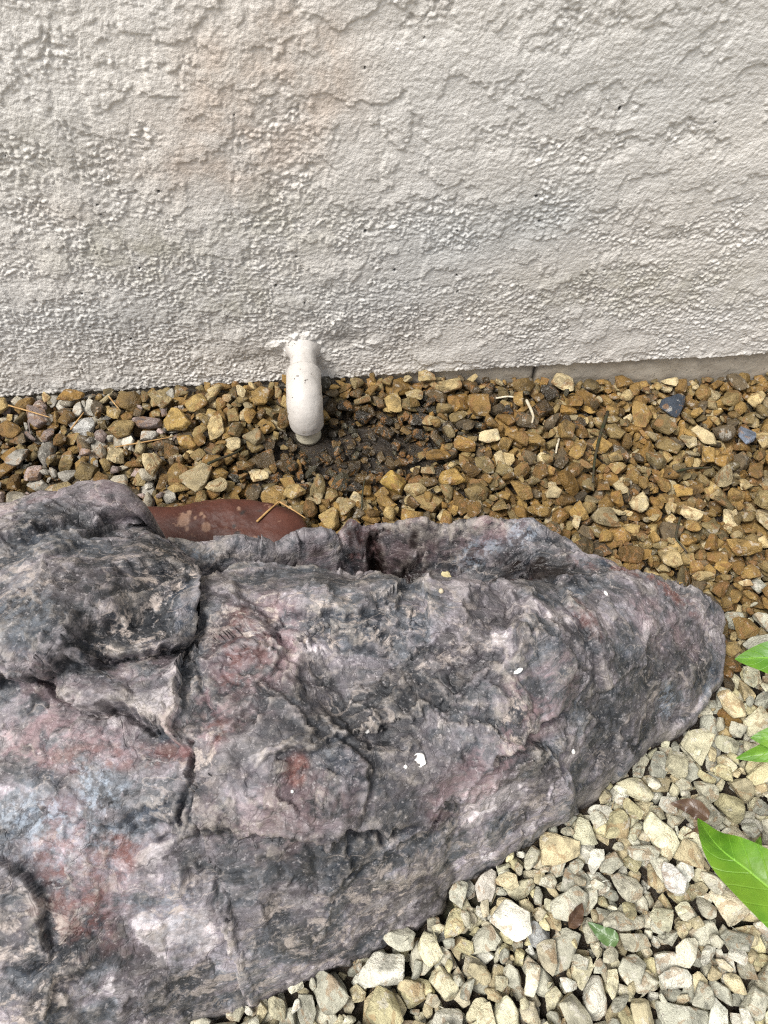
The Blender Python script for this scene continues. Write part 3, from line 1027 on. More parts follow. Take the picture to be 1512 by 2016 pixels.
    # break between top and front face
    ledge([(260, 1628), (330, 1640), (450, 1622), (560, 1632), (650, 1630), (760, 1618), (830, 1590)], 0.006, 0.03, 0.5)
    # diagonal pale vein with a step
    ledge([(880, 1560), (960, 1495), (1010, 1452), (1060, 1420), (1120, 1385)], 0.007, 0.025, 0.5)
    # knob
    ledge([(1115, 1395), (1125, 1345), (1090, 1300), (1060, 1270), (1005, 1262), (985, 1295), (968, 1345)], 0.006, 0.03, 0.4)
    ledge([(1130, 1560), (1080, 1500), (1050, 1478), (1010, 1462)], 0.007, 0.02, 0.5)
    ledge([(500, 1520), (560, 1500), (640, 1476), (690, 1455), (640, 1410), (620, 1380)], 0.006, 0.03, 0.4)
    ledge([(700, 1600), (720, 1540), (690, 1490), (640, 1450)], 0.005, 0.02, 0.3)
    ledge([(540, 1290), (600, 1270), (680, 1262), (750, 1290), (800, 1320)], 0.0045, 0.03, 0.3)
    ledge([(480, 1190), (540, 1230), (560, 1300), (500, 1390)], -0.004, 0.03, 0.3)
    ledge([(560, 1225), (620, 1238), (700, 1235), (740, 1215)], 0.006, 0.02, 0.5)
    ledge([(820, 1195), (850, 1250), (900, 1300), (930, 1330)], 0.006, 0.03, 0.4)
    ledge([(960, 1180), (1000, 1240), (960, 1290)], 0.005, 0.03, 0.4)
    ledge([(100, 1905), (92, 1800), (60, 1735), (0, 1670)], 0.005, 0.03, 0.6, 0.0009)
    ledge([(1080, 1165), (1130, 1250), (1170, 1340), (1200, 1420)], 0.005, 0.03, 0.4)
    ledge([(1180, 1110), (1260, 1135), (1330, 1160), (1390, 1200)], -0.004, 0.02, 0.4)
    ledge([(700, 1030), (715, 1075), (735, 1110), (760, 1140)], -0.004, 0.03, 0.4)
    ledge([(165, 1110), (200, 1060), (260, 1040)], 0.005, 0.02, 0.5)
    ledge([(0, 1120), (80, 1100), (165, 1080)], 0.005, 0.03, 0.5)
    for pts, dep, wd in ((((410, 1302), (225, 1298)), .006, .0014), (((90, 1347), (170, 1390), (320, 1440)), .007, .0016),
                         (((397, 1480), (398, 1540), (355, 1600)), .007, .0014), (((715, 1152), (640, 1142), (560, 1152)), .006, .0014),
                         (((270, 1615), (330, 1625), (320, 1640)), .009, .0035), (((400, 1615), (430, 1622)), .006, .0020),
                         (((700, 1632), (760, 1636)), .008, .0026), (((960, 1495), (1020, 1448), (1110, 1390)), .005, .0016),
                         (((375, 1735), (420, 1738)), .007, .0032),
                         (((410, 1305), (425, 1400), (450, 1430)), .004, .0012), (((850, 1245), (905, 1300)), .004, .0013),
                         (((1290, 1250), (1330, 1290)), .003, .0012), (((733, 1100), (745, 1130), (765, 1155)), .008, .0035)):
        crack(pts, dep, wd)
    # broken facets in three sizes, on the form's own 3-D position
    idx = np.nonzero(keep.ravel())[0]
    P0 = np.stack([X, Y, Zb], -1).reshape(-1, 3)[idx]
    Zs = low + (np.maximum(T0, 0.012) - low) * (1 - (1 - t) ** 2.6) ** (1 / 2.2)
    for _ in range(6):
        Zs[1:-1, 1:-1] = (Zs[:-2, 1:-1] + Zs[2:, 1:-1] + Zs[1:-1, :-2] + Zs[1:-1, 2:] + 2 * Zs[1:-1, 1:-1]) / 6
    gz_y, gz_x = np.gradient(Zs, gy, gx)
    N = np.stack([-gz_x, -gz_y, np.ones_like(Zb)], -1).reshape(-1, 3)[idx]
    N = N / np.linalg.norm(N, axis=1)[:, None] + np.array([0, 0, 0.7])
    N = N / np.linalg.norm(N, axis=1)[:, None]
    Pw = P0 + 0.006 * np.stack([perlin3(P0 * 32 + 3, 21), perlin3(P0 * 32 + 13, 22), perlin3(P0 * 32 + 23, 23)], 1)
    Pw += 0.0030 * np.stack([perlin3(P0 * 110 + 3, 24), perlin3(P0 * 110 + 13, 25), perlin3(P0 * 110 + 23, 26)], 1)
    ca, sa = math.cos(0.35), math.sin(0.35)
    Ps = np.stack([(Pw[:, 0] * ca - Pw[:, 1] * sa) * 0.62, (Pw[:, 0] * sa + Pw[:, 1] * ca), Pw[:, 2] * 1.2], 1)
    disp = D.reshape(-1)[idx].copy()
    for size, tilt, off, seed in ((0.016, 0.14, 0.0008, 33), (0.0065, 0.13, 0.00035, 35)):
        f1, f2, h, vec = worley3(Ps / size, seed)
        tv = (_rnd[h, :3] - 0.5) * 2
        amt = 0.10 + 0.90 * sstep(-0.10, 0.35, perlin3(P0 * (0.35 / size), seed + 50))
        disp += amt * (tilt * size * (tv * vec).sum(1) + off * (_rnd[h, 3] - 0.5) * 2)
        disp -= 0.05 * size * 0.35 * np.exp(-((f2 - f1) / 0.06) ** 2) * amt
    disp += 0.0006 * fbm3(P0 * 22, 41, 3) + 0.0007 * (0.5 - np.abs(fbm3(P0 * 60, 45, 4, 0.6)))
    disp += 0.00045 * fbm3(Ps * 240, 47, 3, 0.6)
    soft = np.clip((P0[:, 2] + 0.03) / 0.03, 0, 1)
    V = P0 + N * (disp * soft)[:, None]
    remap = np.full(X.size, -1)
    remap[idx] = np.arange(len(idx))
    F = remap[grid_faces(len(gx), len(gy))]
    F = F[(F >= 0).all(1)]
    me = mesh_np('boulder', V, F)
    x, y = P0[:, 0], P0[:, 1]

    def blob(px, py, rx, ry, rot=0.0):
        c = BO.hit(px, py)
        ca_, sa_ = math.cos(rot), math.sin(rot)
        dx, dy = x - c[0], y - c[1]
        u, v = dx * ca_ + dy * sa_, -dx * sa_ + dy * ca_
        n = 0.35 * wob.reshape(-1)[idx]
        return sstep(1.25, 0.45, np.hypot(u / rx, v / ry) + n)
    S = 0.00033
    pink = sum(a * blob(px, py, rx * S, ry * S, r) for px, py, rx, ry, r, a in (
        (520, 1310, 75, 120, -.3, 1.3), (430, 1440, 80, 45, .2, 1.2), (1010, 1400, 50, 70, -.5, 1), (960, 1470, 90, 30, .6, 1), (120, 1470, 200, 50, -.15, .9), (60, 1000, 120, 60, 0, .8), (230, 1010, 70, 70, 0, .6),
        (160, 1690, 90, 160, .5, .8), (560, 1590, 180, 60, .1, .6), (900, 1540, 120, 40, .5, .8), (740, 1160, 200, 20, 0, .5), (1060, 1370, 45, 60, -.5, .7),
        (700, 1040, 60, 40, 0, .7), (880, 1050, 200, 40, 0, .35), (1300, 1230, 130, 60, -.3, .55), (270, 1330, 80, 40, 0, .5), (960, 1035, 40, 25, 0, .6), (90, 1350, 110, 40, -.2, .5), (640, 1100, 70, 50, 0, .6), (880, 1130, 200, 50, 0, .3)))
    blue = sum(a * blob(px, py, rx * S, ry * S, r) for px, py, rx, ry, r, a in (
        (200, 1545, 60, 45, -.4, 1), (60, 1590, 70, 45, 0, .9), (130, 1650, 130, 60, 0, .55), (330, 1800, 110, 60, -.2, .35), (930, 1090, 60, 25, 0, .8), (1030, 1050, 35, 25, 0, .8),
        (400, 1100, 60, 14, 0, .5), (1310, 1375, 30, 30, 0, .6), (80, 1250, 90, 60, 0, .3)))
    cream = sum(a * blob(px, py, rx * S, ry * S, r) for px, py, rx, ry, r, a in (
        (290, 1170, 80, 90, 0, 1), (250, 1270, 60, 40, 0, .9), (650, 1240, 150, 60, 0, .9), (540, 1230, 60, 60, 0, .7), (640, 1270, 120, 20, .1, .9), (860, 1260, 120, 70, 0, .6),
        (980, 1440, 30, 70, -.5, 1), (420, 1490, 40, 50, 0, .8), (60, 1880, 90, 110, -.6, .8), (620, 1860, 260, 90, .3, .65), (340, 1790, 70, 50, 0, .7), (1050, 1590, 150, 40, .5, .6), (1280, 1350, 60, 30, 0, .5), (60, 1180, 150, 80, 0, .45), (820, 1680, 150, 60, .4, .5)))
    rust = sum(a * blob(px, py, rx * S, ry * S, r) for px, py, rx, ry, r, a in (
        (262, 1105, 34, 26, -.3, 1), (500, 1300, 50, 90, -.3, .8), (240, 1500, 160, 30, 0, .6), (130, 1760, 60, 110, .5, .7), (240, 1680, 30, 30, 0, .9), (1230, 1130, 140, 30, -.3, .7), (1000, 1165, 80, 14, .1, .9),
        (1130, 1240, 20, 70, .3, .6), (1330, 1180, 80, 30, -.4, .7), (590, 1520, 22, 22, 0, 1), (700, 1050, 50, 40, 0, .6), (870, 1020, 160, 10, 0, .6), (440, 1455, 40, 20, 0, .9), (700, 1165, 110, 10, 0, .7)))
    dark = sum(a * blob(px, py, rx * S, ry * S, r) for px, py, rx, ry, r, a in (
        (900, 1130, 190, 40, 0, .55), (480, 1130, 110, 40, 0, .6), (1250, 1290, 60, 50, 0, .4), (700, 1440, 120, 40, 0, .5), (230, 1120, 40, 50, 0, .4), (620, 1180, 90, 14, 0, .5),
        (150, 1060, 55, 50, .4, .8), (440, 1270, 60, 60, 0, .7), (700, 1370, 260, 90, 0, .55), (1250, 1390, 120, 40, .4, .5), (560, 1420, 120, 60, 0, .4), (430, 1640, 160, 40, 0, .3), (950, 1250, 60, 60, 0, .5), (150, 1230, 110, 60, 0, .35), (520, 1500, 130, 40, .35, .8), (780, 1480, 140, 50, 0, .6), (1180, 1490, 90, 40, .5, 1), (1130, 1290, 50, 60, .5, .7),
        (620, 1235, 60, 22, 0, .8), (500, 1170, 60, 16, 0, .8), (380, 1230, 22, 60, 0, .9), (270, 1380, 100, 28, -.3, .5), (450, 1090, 90, 30, 0, .5), (500, 1290, 60, 60, 0, .3), (30, 1280, 70, 60, 0, .5), (760, 1570, 60, 60, 0, .6), (60, 1720, 40, 70, .6, .7), (900, 1200, 40, 50, -.4, .4), (1010, 1300, 22, 60, 0, .8), (600, 1800, 160, 30, .2, .45), (460, 1780, 50, 30, 0, .5), (280, 1960, 150, 40, 0, .4)))
    wet = sum(a * blob(px, py, rx * S, ry * S, r) for px, py, rx, ry, r, a in (
        (740, 1120, 22, 50, .2, 1), (790, 1145, 80, 26, 0, .9), (880, 1158, 60, 16, 0, .6), (650, 1148, 60, 10, 0, .5), (960, 1160, 50, 10, 0, .5), (690, 1050, 14, 14, 0, .6), (815, 1062, 12, 12, 0, .9), (1065, 1112, 10, 14, 0, .9), (1020, 1115, 8, 8, 0, .8), (620, 1080, 20, 14, 0, .5), (120, 1048, 12, 10, 0, .9)))
    cl = lambda a: np.clip(a, 0, 1)
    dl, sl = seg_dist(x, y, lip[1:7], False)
    floor = (sl < 0) * sstep(0.046, 0.030, dl + 0.010 * wob.reshape(-1)[idx]) * sstep(0.11, 0.085, P0[:, 2])  # dark band behind the lip: floor dirt with the trough's shade painted in
    wet = wet + 0.85 * floor  # wet also takes the trough's floor dirt and painted shade
    attr(me, 'mineral', np.stack([cl(pink), cl(blue), cl(cream)], 1))
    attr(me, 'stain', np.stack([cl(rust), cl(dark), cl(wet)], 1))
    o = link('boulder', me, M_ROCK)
    tag(o, 'huge mottled grey and mauve boulder lying in the gravel below the pipe', 'boulder')
    # height map for laying the gravel against it
    H = np.full(X.shape, -1.0)
    H.reshape(-1)[idx] = V[:, 2]
    # freshly chipped, paler stone along the proud edges
    Q = np.where(H > -0.9, H, Zb)
    B = Q.copy()
    for _ in range(22):
        B[1:-1, 1:-1] = (B[:-2, 1:-1] + B[2:, 1:-1] + B[1:-1, :-2] + B[1:-1, 2:]) / 4
    worn = np.clip((Q - B) / 0.0016, 0, 1)
    attr(me, 'worn', worn.reshape(-1)[idx])
    attr(me, 'piece', np.stack([pc1, pc2, pc3], -1).reshape(-1, 3)[idx])
    return o, (gx, gy, H), BVHTree.FromPolygons([tuple(v) for v in V[::1].tolist()], F.tolist()) if False else None, V, F


ROCK, ROCK_H, _, ROCK_V, ROCK_F = build_boulder()
ROCK_BVH = BVHTree.FromObject(ROCK, bpy.context.evaluated_depsgraph_get())


def rock_point(px, py):
    d = rays(px, py)
    loc, nor, _, _ = ROCK_BVH.ray_cast(Vector(CAM), Vector(d).normalized())
    return (loc, nor) if loc is not None else (Vector(BO.hit(px, py)), Vector((0, 0, 1)))


# ------------------------------------------------------------------ dark red stone wedged behind the boulder
def ico(sub):
    import bmesh
    bm = bmesh.new()
    bmesh.ops.create_icosphere(bm, subdivisions=sub, radius=1.0)
    bm.verts.ensure_lookup_table()
    V = np.array([v.co[:] for v in bm.verts])
    F = np.array([[v.index for v in f.verts] for f in bm.faces])
    bm.free()
    return V / np.linalg.norm(V, axis=1)[:, None], F


def build_red():
    D, F = ico(6)
    hx, hy, hz = 0.076, 0.031, 0.022
    p = 5.0
    r = (np.abs(D[:, 0] / hx) ** 9 + np.abs(D[:, 1] / hy) ** 3.6 + np.abs(D[:, 2] / hz) ** 3.0)
    # solve |x/hx|^9+... = 1 along each direction by bisection
    lo, hi = np.zeros(len(D)), np.full(len(D), 0.2)
    for _ in range(40):
        m = (lo + hi) / 2
        Q = D * m[:, None]
        v = np.abs(Q[:, 0] / hx) ** 10 + np.abs(Q[:, 1] / hy) ** 3.6 + np.abs(Q[:, 2] / hz) ** 3.0
        hi = np.where(v > 1, m, hi); lo = np.where(v > 1, lo, m)
    V = D * lo[:, None]
    x = V[:, 0].copy()
    V[:, 1] *= 1 - 0.14 * sstep(0.045, 0.078, x)
    V[:, 2] *= 1 - 0.15 * sstep(0.045, 0.078, x)
    V[:, 1] += 0.0035 * np.sin(x * 55 + 1.0)
    nn = V / np.linalg.norm(V, axis=1)[:, None]
    V = V + nn * (0.0028 * fbm3(V * 32, 3, 3) + 0.0006 * fbm3(V * 160, 7, 3))[:, None]
    me = mesh_np('red_stone', V, F)
    o = link('red_stone', me, M_RED)
    a = at(300, 1030, 0.028); b = at(592, 1022, 0.028)
    c = (a + b) / 2
    o.location = (c[0] - 0.009, c[1] - 0.011, 0.017)
    o.rotation_euler = (math.radians(6), math.radians(2), math.atan2(b[1] - a[1], b[0] - a[0]))
    bpy.context.view_layer.update()
    tag(o, 'smooth dark red stone bar wedged between the boulder and the gravel', 'stone')
    mi = o.matrix_world.inverted()
    spot = np.zeros(len(V)); dark = np.zeros(len(V))
    for px, py, r in ((362, 1024, 4.6), (372, 1010, 2.0), (396, 1012, 1.6), (402, 1018, 1.3), (405, 1036, 3.4), (367, 1040, 1.6), (385, 1020, 1.2), (358, 1012, 1.2), (500, 1056, 1.5), (470, 1001, 1.4)):
        q = mi @ Vector(at(px, py, 0.040))
        spot = np.maximum(spot, sstep(1.15, 0.8, np.hypot(V[:, 0] - q[0], (V[:, 1] - q[1]) * 0.8) / (r * 0.0011) + 0.2 * perlin3(V * 400, 5)))
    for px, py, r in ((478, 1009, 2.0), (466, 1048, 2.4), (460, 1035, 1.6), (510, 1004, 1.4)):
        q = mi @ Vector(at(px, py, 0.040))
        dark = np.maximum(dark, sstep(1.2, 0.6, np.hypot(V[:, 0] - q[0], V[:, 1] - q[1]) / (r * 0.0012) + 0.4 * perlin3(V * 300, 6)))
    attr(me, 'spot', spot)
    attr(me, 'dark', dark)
    return o


RED = build_red()

# ------------------------------------------------------------------ gravel: convex crushed stones laid down one by one
NPROTO = 44
PLANES = []
pr = np.random.default_rng(77)
for k in range(NPROTO):
    n = pr.integers(11, 19)
    N = pr.normal(size=(n, 3)); N /= np.linalg.norm(N, axis=1)[:, None]
    d = pr.uniform(0.60, 1.0, n)
    # always closed: add six loose planes
    N = np.concatenate([N, [[1, 0, 0], [-1, 0, 0], [0, 1, 0], [0, -1, 0], [0, 0, 1], [0, 0, -1]]])
    d = np.concatenate([d, pr.uniform(1.0, 1.15, 6)])
    ax = np.array([1.1, pr.uniform(0.58, 0.95), pr.uniform(0.36, 0.66)])
    # anisotropic scaling of the polytope: plane n.x<=d with x = ax*y -> (n/ax)
    M = N / ax
    L = np.linalg.norm(M, axis=1)
    PLANES.append((M / L[:, None], d / L, pr.choice([50, 80, 120, 160])))
def stone_shape(k, sub):
    """sub 2: bare polytope, 3: with broken edges, 4: with broken edges and a rough face"""
    import bmesh, itertools
    N, d, _ = PLANES[k]
    pts = []
    for a, b, c in itertools.combinations(range(len(N)), 3):
        M = N[[a, b, c]]
        if abs(np.linalg.det(M)) > 1e-3:
            q = np.linalg.solve(M, d[[a, b, c]])
            if (N @ q <= d + 1e-6).all():
                pts.append(q)
    bm = bmesh.new()
    for q in pts:
        bm.verts.new(q)
    bmesh.ops.remove_doubles(bm, verts=bm.verts, dist=0.05)
    r = bmesh.ops.convex_hull(bm, input=bm.verts)
    bmesh.ops.delete(bm, geom=[g for g in r['geom_interior'] + r['geom_unused'] if isinstance(g, bmesh.types.BMVert)], context='VERTS')
    bmesh.ops.dissolve_limit(bm, angle_limit=math.radians(4), verts=bm.verts, edges=bm.edges)
    if sub > 2:
        rr = random.Random(k)
        bmesh.ops.bevel(bm, geom=bm.edges[:], offset=rr.uniform(0.035, 0.085), segments=1, affect='EDGES', profile=0.5)
    bmesh.ops.triangulate(bm, faces=bm.faces)
    if sub > 3:
        for _ in range(3):
            lng = [e for e in bm.edges if e.calc_length() > 0.24]
            if not lng:
                break
            bmesh.ops.subdivide_edges(bm, edges=lng, cuts=1)
            bmesh.ops.triangulate(bm, faces=bm.faces)
    bm.verts.index_update()
    V = np.array([v.co[:] for v in bm.verts])
    F = np.array([[v.index for v in f.verts] for f in bm.faces])
    bm.free()
    if sub > 2:
        nn = V / (np.linalg.norm(V, axis=1)[:, None] + 1e-9)
        V = V + nn * (0.045 * fbm3(V * 2.0 + k * 3.1, 3, 2, 0.55))[:, None]
    if sub > 3:
        V = V + nn * (0.022 * fbm3(V * 6.5 + k * 3.1, 6, 2, 0.6))[:, None]
    return V, F


SHAPES = {s: [stone_shape(k, s) for k in range(NPROTO)] for s in (2, 3, 4)}


def rot_matrix(rng, flat):
    yaw = rng.uniform(0, 2 * np.pi)
    tilt = abs(rng.normal(0, 0.30 if flat else 0.8))
    az = rng.uniform(0, 2 * np.pi)
    spin = rng.integers(0, 2) * np.pi + rng.normal(0, 0.2)
    Rz = lambda a: np.array([[math.cos(a), -math.sin(a), 0], [math.sin(a), math.cos(a), 0], [0, 0, 1]])
    Rx = lambda a: np.array([[1, 0, 0], [0, math.cos(a), -math.sin(a)], [0, math.sin(a), math.cos(a)]])
    return Rz(az) @ Rx(tilt) @ Rz(-az) @ Rz(yaw) @ Rx(spin)


GX0, GX1, GY0, GY1, CELL = -0.58, 0.62, -0.78, 0.012, 0.00125
NXG, NYG = int((GX1 - GX0) / CELL), int((GY1 - GY0) / CELL)


def lay_gravel():
    rng = np.random.default_rng(2024)
    cx = GX0 + (np.arange(NXG) + 0.5) * CELL
    cy = GY0 + (np.arange(NYG) + 0.5) * CELL
    XX, YY = np.meshgrid(cx, cy)
    H = ground_level(XX, YY) - 0.017 + 0.012 * bare(XX, YY)
    base = ground_level(XX, YY)
    block = np.zeros_like(H, bool)
    # the boulder
    gx, gy, RH = ROCK_H
    ix = np.clip(np.searchsorted(gx, XX), 0, len(gx) - 1)
    iy = np.clip(np.round((YY - gy[0]) / (gy[1] - gy[0])).astype(int), 0, len(gy) - 1)
    rz = np.where((XX > gx[0]) & (XX < gx[-1]) & (YY > gy[0]) & (YY < gy[-1]), RH[iy, ix], -1)
    rock = rz > base - 0.004
    H = np.where(rz > -0.9, np.maximum(H, rz), H)
    block |= rock
    # the wall, the pipe's outlet, the red stone
    wall = YY > np.where(XX > 0.0, 0.004, -0.001)
    H = np.where(wall, 1.0, H); block |= wall
    pp = np.hypot(XX - PIPE_X, YY + 0.0645) < 0.0155
    H = np.where(pp, 1.0, H); block |= pp
    up = (np.abs(XX - PIPE_X) < 0.018) & (YY > -0.06)
    red_i = RED.matrix_world.inverted()
    ri = np.array(red_i)
    lx = ri[0, 0] * XX + ri[0, 1] * YY + ri[0, 2] * 0.02 + ri[0, 3]
    ly = ri[1, 0] * XX + ri[1, 1] * YY + ri[1, 2] * 0.02 + ri[1, 3]
    rs = (np.abs(lx / 0.077) ** 8 + np.abs(ly / 0.031) ** 3.0) < 1
    H = np.where(rs, np.maximum(H, 0.036), H); block |= rs
    free = ~block & (XX > GX0 + 0.02) & (XX < GX1 - 0.02) & (YY > GY0 + 0.02)
    fi = np.nonzero(free.ravel())[0]
    stones = []

    def attempt(k, s, R, cands):
        N, d, _ = PLANES[k]
        Nw = N @ R.T
        dw = d * s
        V = SHAPES[2][k][0] @ R.T * s
        hx, hy = np.abs(V[:, 0]).max(), np.abs(V[:, 1]).max()
        nx, ny = int(hx / CELL) + 1, int(hy / CELL) + 1
        lx = np.arange(-nx, nx + 1) * CELL
        ly = np.arange(-ny, ny + 1) * CELL
        LX, LY = np.meshgrid(lx, ly)
        up, dn = Nw[:, 2] > 1e-3, Nw[:, 2] < -1e-3
        P = dw[:, None, None] - Nw[:, 0, None, None] * LX - Nw[:, 1, None, None] * LY
        top = (P[up] / Nw[up, 2, None, None]).min(0)
        bot = (P[dn] / Nw[dn, 2, None, None]).max(0)
        fl = ~(up | dn)
        ok = (top > bot)
        if fl.any():
            ok &= (P[fl] > 0).all(0)
        if not ok.any():
            return None
        best = None
        bb = np.where(ok, bot, 9.0)
        for c in cands:
            r, q = divmod(int(c), NXG)
            if r - ny < 0 or q - nx < 0 or r + ny >= NYG or q + nx >= NXG:
                continue
            W = H[r - ny:r + ny + 1, q - nx:q + nx + 1]
            z = (W - bb).max()
            rel = z - base[r, q]
            if best is None or rel < best[0]:
                best = (rel, z, r, q)
        if best is None:
            return None
        return best, top, ok, nx, ny

    def drop(n, med, sig, lo, hi, ncand, maxrel, flat=True):
        for _ in range(n):
            k = int(rng.integers(NPROTO))
            s = float(np.clip(med * math.exp(rng.normal(0, sig)), lo, hi)) * 0.5
            c = rng.choice(fi, ncand)
            if rng.random() < 0.5:
                s *= 0.70
                c = c[cy[c // NXG] > -0.27]
            else:
                s *= 0.75
                c = c[cy[c // NXG] <= -0.27]
            if len(c) == 0:
                continue
            x, y = cx[c % NXG], cy[c // NXG]
            if s > 0.0055 and rng.random() < 0.94:
                c = c[bare(x, y) < 0.28]
            if len(c) == 0:
                continue
            res = None
            for _t in range(2):
                R = rot_matrix(rng, flat)
                r_ = attempt(k, s, R, c)
                if r_ is not None and (res is None or r_[0][0] < res[0][0][0]):
                    res = (r_, R)
            if res is None or res[0][0][0] > maxrel:
                continue
            ((rel, z, r, q), top, ok, nx, ny), R = res
            z -= 0.0006
            W = H[r - ny:r + ny + 1, q - nx:q + nx + 1]
            W[ok] = np.maximum(W[ok], (top + z)[ok])
            stones.append((k, s, R, np.array([cx[q], cy[r], z])))
    drop(5200, 0.0170, 0.36, 0.008, 0.036, 20, 0.009)
    drop(4400, 0.0178, 0.36, 0.009, 0.038, 28, 0.010)
    drop(1500, 0.0120, 0.30, 0.007, 0.022, 20, 0.006, False)
    drop(350, 0.0075, 0.25, 0.004, 0.011, 8, 0.004, False)
    return stones


STONES = lay_gravel()

DRY = np.array([(0.58, 0.53, 0.38), (0.62, 0.58, 0.47), (0.52, 0.45, 0.30), (0.44, 0.41, 0.32), (0.66, 0.63, 0.55), (0.56, 0.50, 0.31),
                (0.50, 0.42, 0.27), (0.38, 0.37, 0.31), (0.54, 0.48, 0.36), (0.60, 0.57, 0.42), (0.47, 0.45, 0.37)])
DAMP = np.array([(0.30, 0.200, 0.070), (0.25, 0.150, 0.042), (0.36, 0.270, 0.120), (0.18, 0.110, 0.035), (0.46, 0.37, 0.20), (0.22, 0.175, 0.085),
                 (0.28, 0.175, 0.055), (0.13, 0.100, 0.060), (0.34, 0.225, 0.075), (0.24, 0.18, 0.080), (0.54, 0.46, 0.29)])
MUD = np.array([(0.045, 0.031, 0.015), (0.080, 0.054, 0.024), (0.030, 0.023, 0.014), (0.115, 0.072, 0.026), (0.055, 0.048, 0.028)])
LEFTPALE = np.array([(0.48, 0.45, 0.38), (0.38, 0.34, 0.26), (0.30, 0.28, 0.24), (0.36, 0.28, 0.25)])


def stone_color(P, rng):
    x, y = P[0], P[1]
    damp = float(sstep(-0.365, -0.265, np.array(y - 0.12 * (x - 0.35) + rng.normal(0, 0.02))))
    b = float(bare(np.array(x), np.array(y)))
    band = float(np.exp(-((y + 0.03) / 0.03) ** 2)) * float(sstep(-0.09, -0.02, np.array(x))) * float(sstep(0.30, 0.15, np.array(x)))
    if rng.random() < b * 1.35 + 0.35 * band:
        c, wet = MUD[rng.integers(len(MUD))], 1.0
    elif rng.random() < damp:
        pal = LEFTPALE if (x < -0.16 and rng.random() < 0.33) else DAMP
        c, wet = np.asarray(pal[rng.integers(len(pal))]) * (np.array((0.84, 0.80, 0.72)) if pal is DAMP else 0.9), 0.65 if pal is DAMP else 0.3
    else:
        c, wet = DRY[rng.integers(len(DRY))], 0.06
    c = np.asarray(c) * (rng.uniform(0.74, 1.28) * np.array((0.98, 1.0, 0.97)) if wet < 0.1 else rng.uniform(0.5, 1.35))
    return (*np.clip(c, 0, 0.75), wet)


def build_gravel():
    rng = np.random.default_rng(99)
    cols = [stone_color(s[3], rng) for s in STONES]
    # which stones does the photograph show, and how large: one cast of rays from where it was taken
    VV, FF, own, o = [], [], [], 0
    for i, (k, s, R, P) in enumerate(STONES):
        V, F = SHAPES[2][k]
        VV.append(V @ R.T * s + P); FF.append(F + o); own.append(np.full(len(F), i)); o += len(V)
    bv = BVHTree.FromPolygons(np.concatenate(VV).tolist(), np.concatenate(FF).tolist())
    own = np.concatenate(own)
    seen = np.zeros(len(STONES), int)
    red_bv = BVHTree.FromObject(RED, bpy.context.evaluated_depsgraph_get())
    red_inv = RED.matrix_world.inverted()
    cv = Vector(CAM)
    for py in np.arange(690, 2016, 6.5):
        PX = np.arange(2, 1512, 6.5)
        for d in rays(PX, np.full(PX.shape, py)):
            d = Vector(d).normalized()
            h = bv.ray_cast(cv, d)
            if h[0] is None:
                continue
            h2 = ROCK_BVH.ray_cast(cv, d)
            if h2[0] is not None and h2[3] < h[3]:
                continue
            seen[own[h[2]]] += 1
    order = np.argsort(-seen)
    singles = [int(i) for i in order[:300]]
    # odd stones the photograph shows at known spots
    px_all = np.array([project(STONES[i][3])[:2] for i in singles])
    special = {}
    for px, py, c, lab in ((1480, 872, (0.15, 0.175, 0.22, 0.2), 'blue-grey stone'), (1328, 785, (0.035, 0.045, 0.06, 0.3), 'dark slate stone'),
                           (205, 845, (0.56, 0.55, 0.52, 0.1), 'whitish stone'), (957, 850, (0.60, 0.50, 0.30, 0.3), 'pale cream stone'),
                           (1250, 965, (0.52, 0.43, 0.25, 0.3), 'pale yellow stone'), (1045, 1815, (0.42, 0.43, 0.42, 0.05), None),
                           (787, 972, (0.36, 0.24, 0.06, 0.7), 'golden brown stone'), (955, 1790, (0.56, 0.52, 0.45, 0.05), None), (1340, 1735, (0.66, 0.64, 0.59, 0.05), 'white stone'),
                           (345, 808, (0.36, 0.24, 0.075, 0.7), None), (400, 785, (0.36, 0.25, 0.09, 0.6), None), (860, 930, (0.33, 0.21, 0.06, 0.8), None)):
        j = int(np.argmin(((px_all - (px, py)) ** 2).sum(1)))
        special[singles[j]] = (c, lab)
    protos = {}
    for i in singles:
        k, s, R, P = STONES[i]
        if k not in protos:
            V, F = SHAPES[4][k]
            me = mesh_np('gravel_stone', V, F)
            me.set_sharp_from_angle(angle=math.radians(38))
            me.materials.append(M_STONE1)
            protos[k] = me
        ob = bpy.data.objects.new('gravel_stone', protos[k])
        COL.objects.link(ob)
        M = np.eye(4); M[:3, :3] = R * s; M[:3, 3] = P
        ob.parent = GROUND
        ob.matrix_world = Matrix(M.tolist())
        ob.color = special[i][0] if i in special else cols[i]
        if i in special and special[i][1]:
            ob['label'] = special[i][1]
    ss = set(singles)
    VV, FF, CC, o = [], [], [], 0
    for i, (k, s, R, P) in enumerate(STONES):
        if i in ss:
            continue
        px, py, zz = project(P)
        near = -100 < px < 1612 and 600 < py < 2116
        V, F = SHAPES[3 if seen[i] > 0 else 2][k]
        VV.append(V @ R.T * s + P); FF.append(F + o); o += len(V)
        CC.append(np.tile(np.array(cols[i], np.float32), (len(V), 1)))
    me = mesh_np('loose_gravel', np.concatenate(VV), np.concatenate(FF))
    me.set_sharp_from_angle(angle=math.radians(38))
    attr(me, 'stone_color', np.concatenate(CC))
    g = link('loose_gravel', me, M_STONEB, GROUND, kind='stuff')
    print('stones', len(STONES), 'visible', int((seen > 0).sum()), 'tris bed', sum(len(f) for f in FF))
    return bv


GRAVEL_BVH = build_gravel()


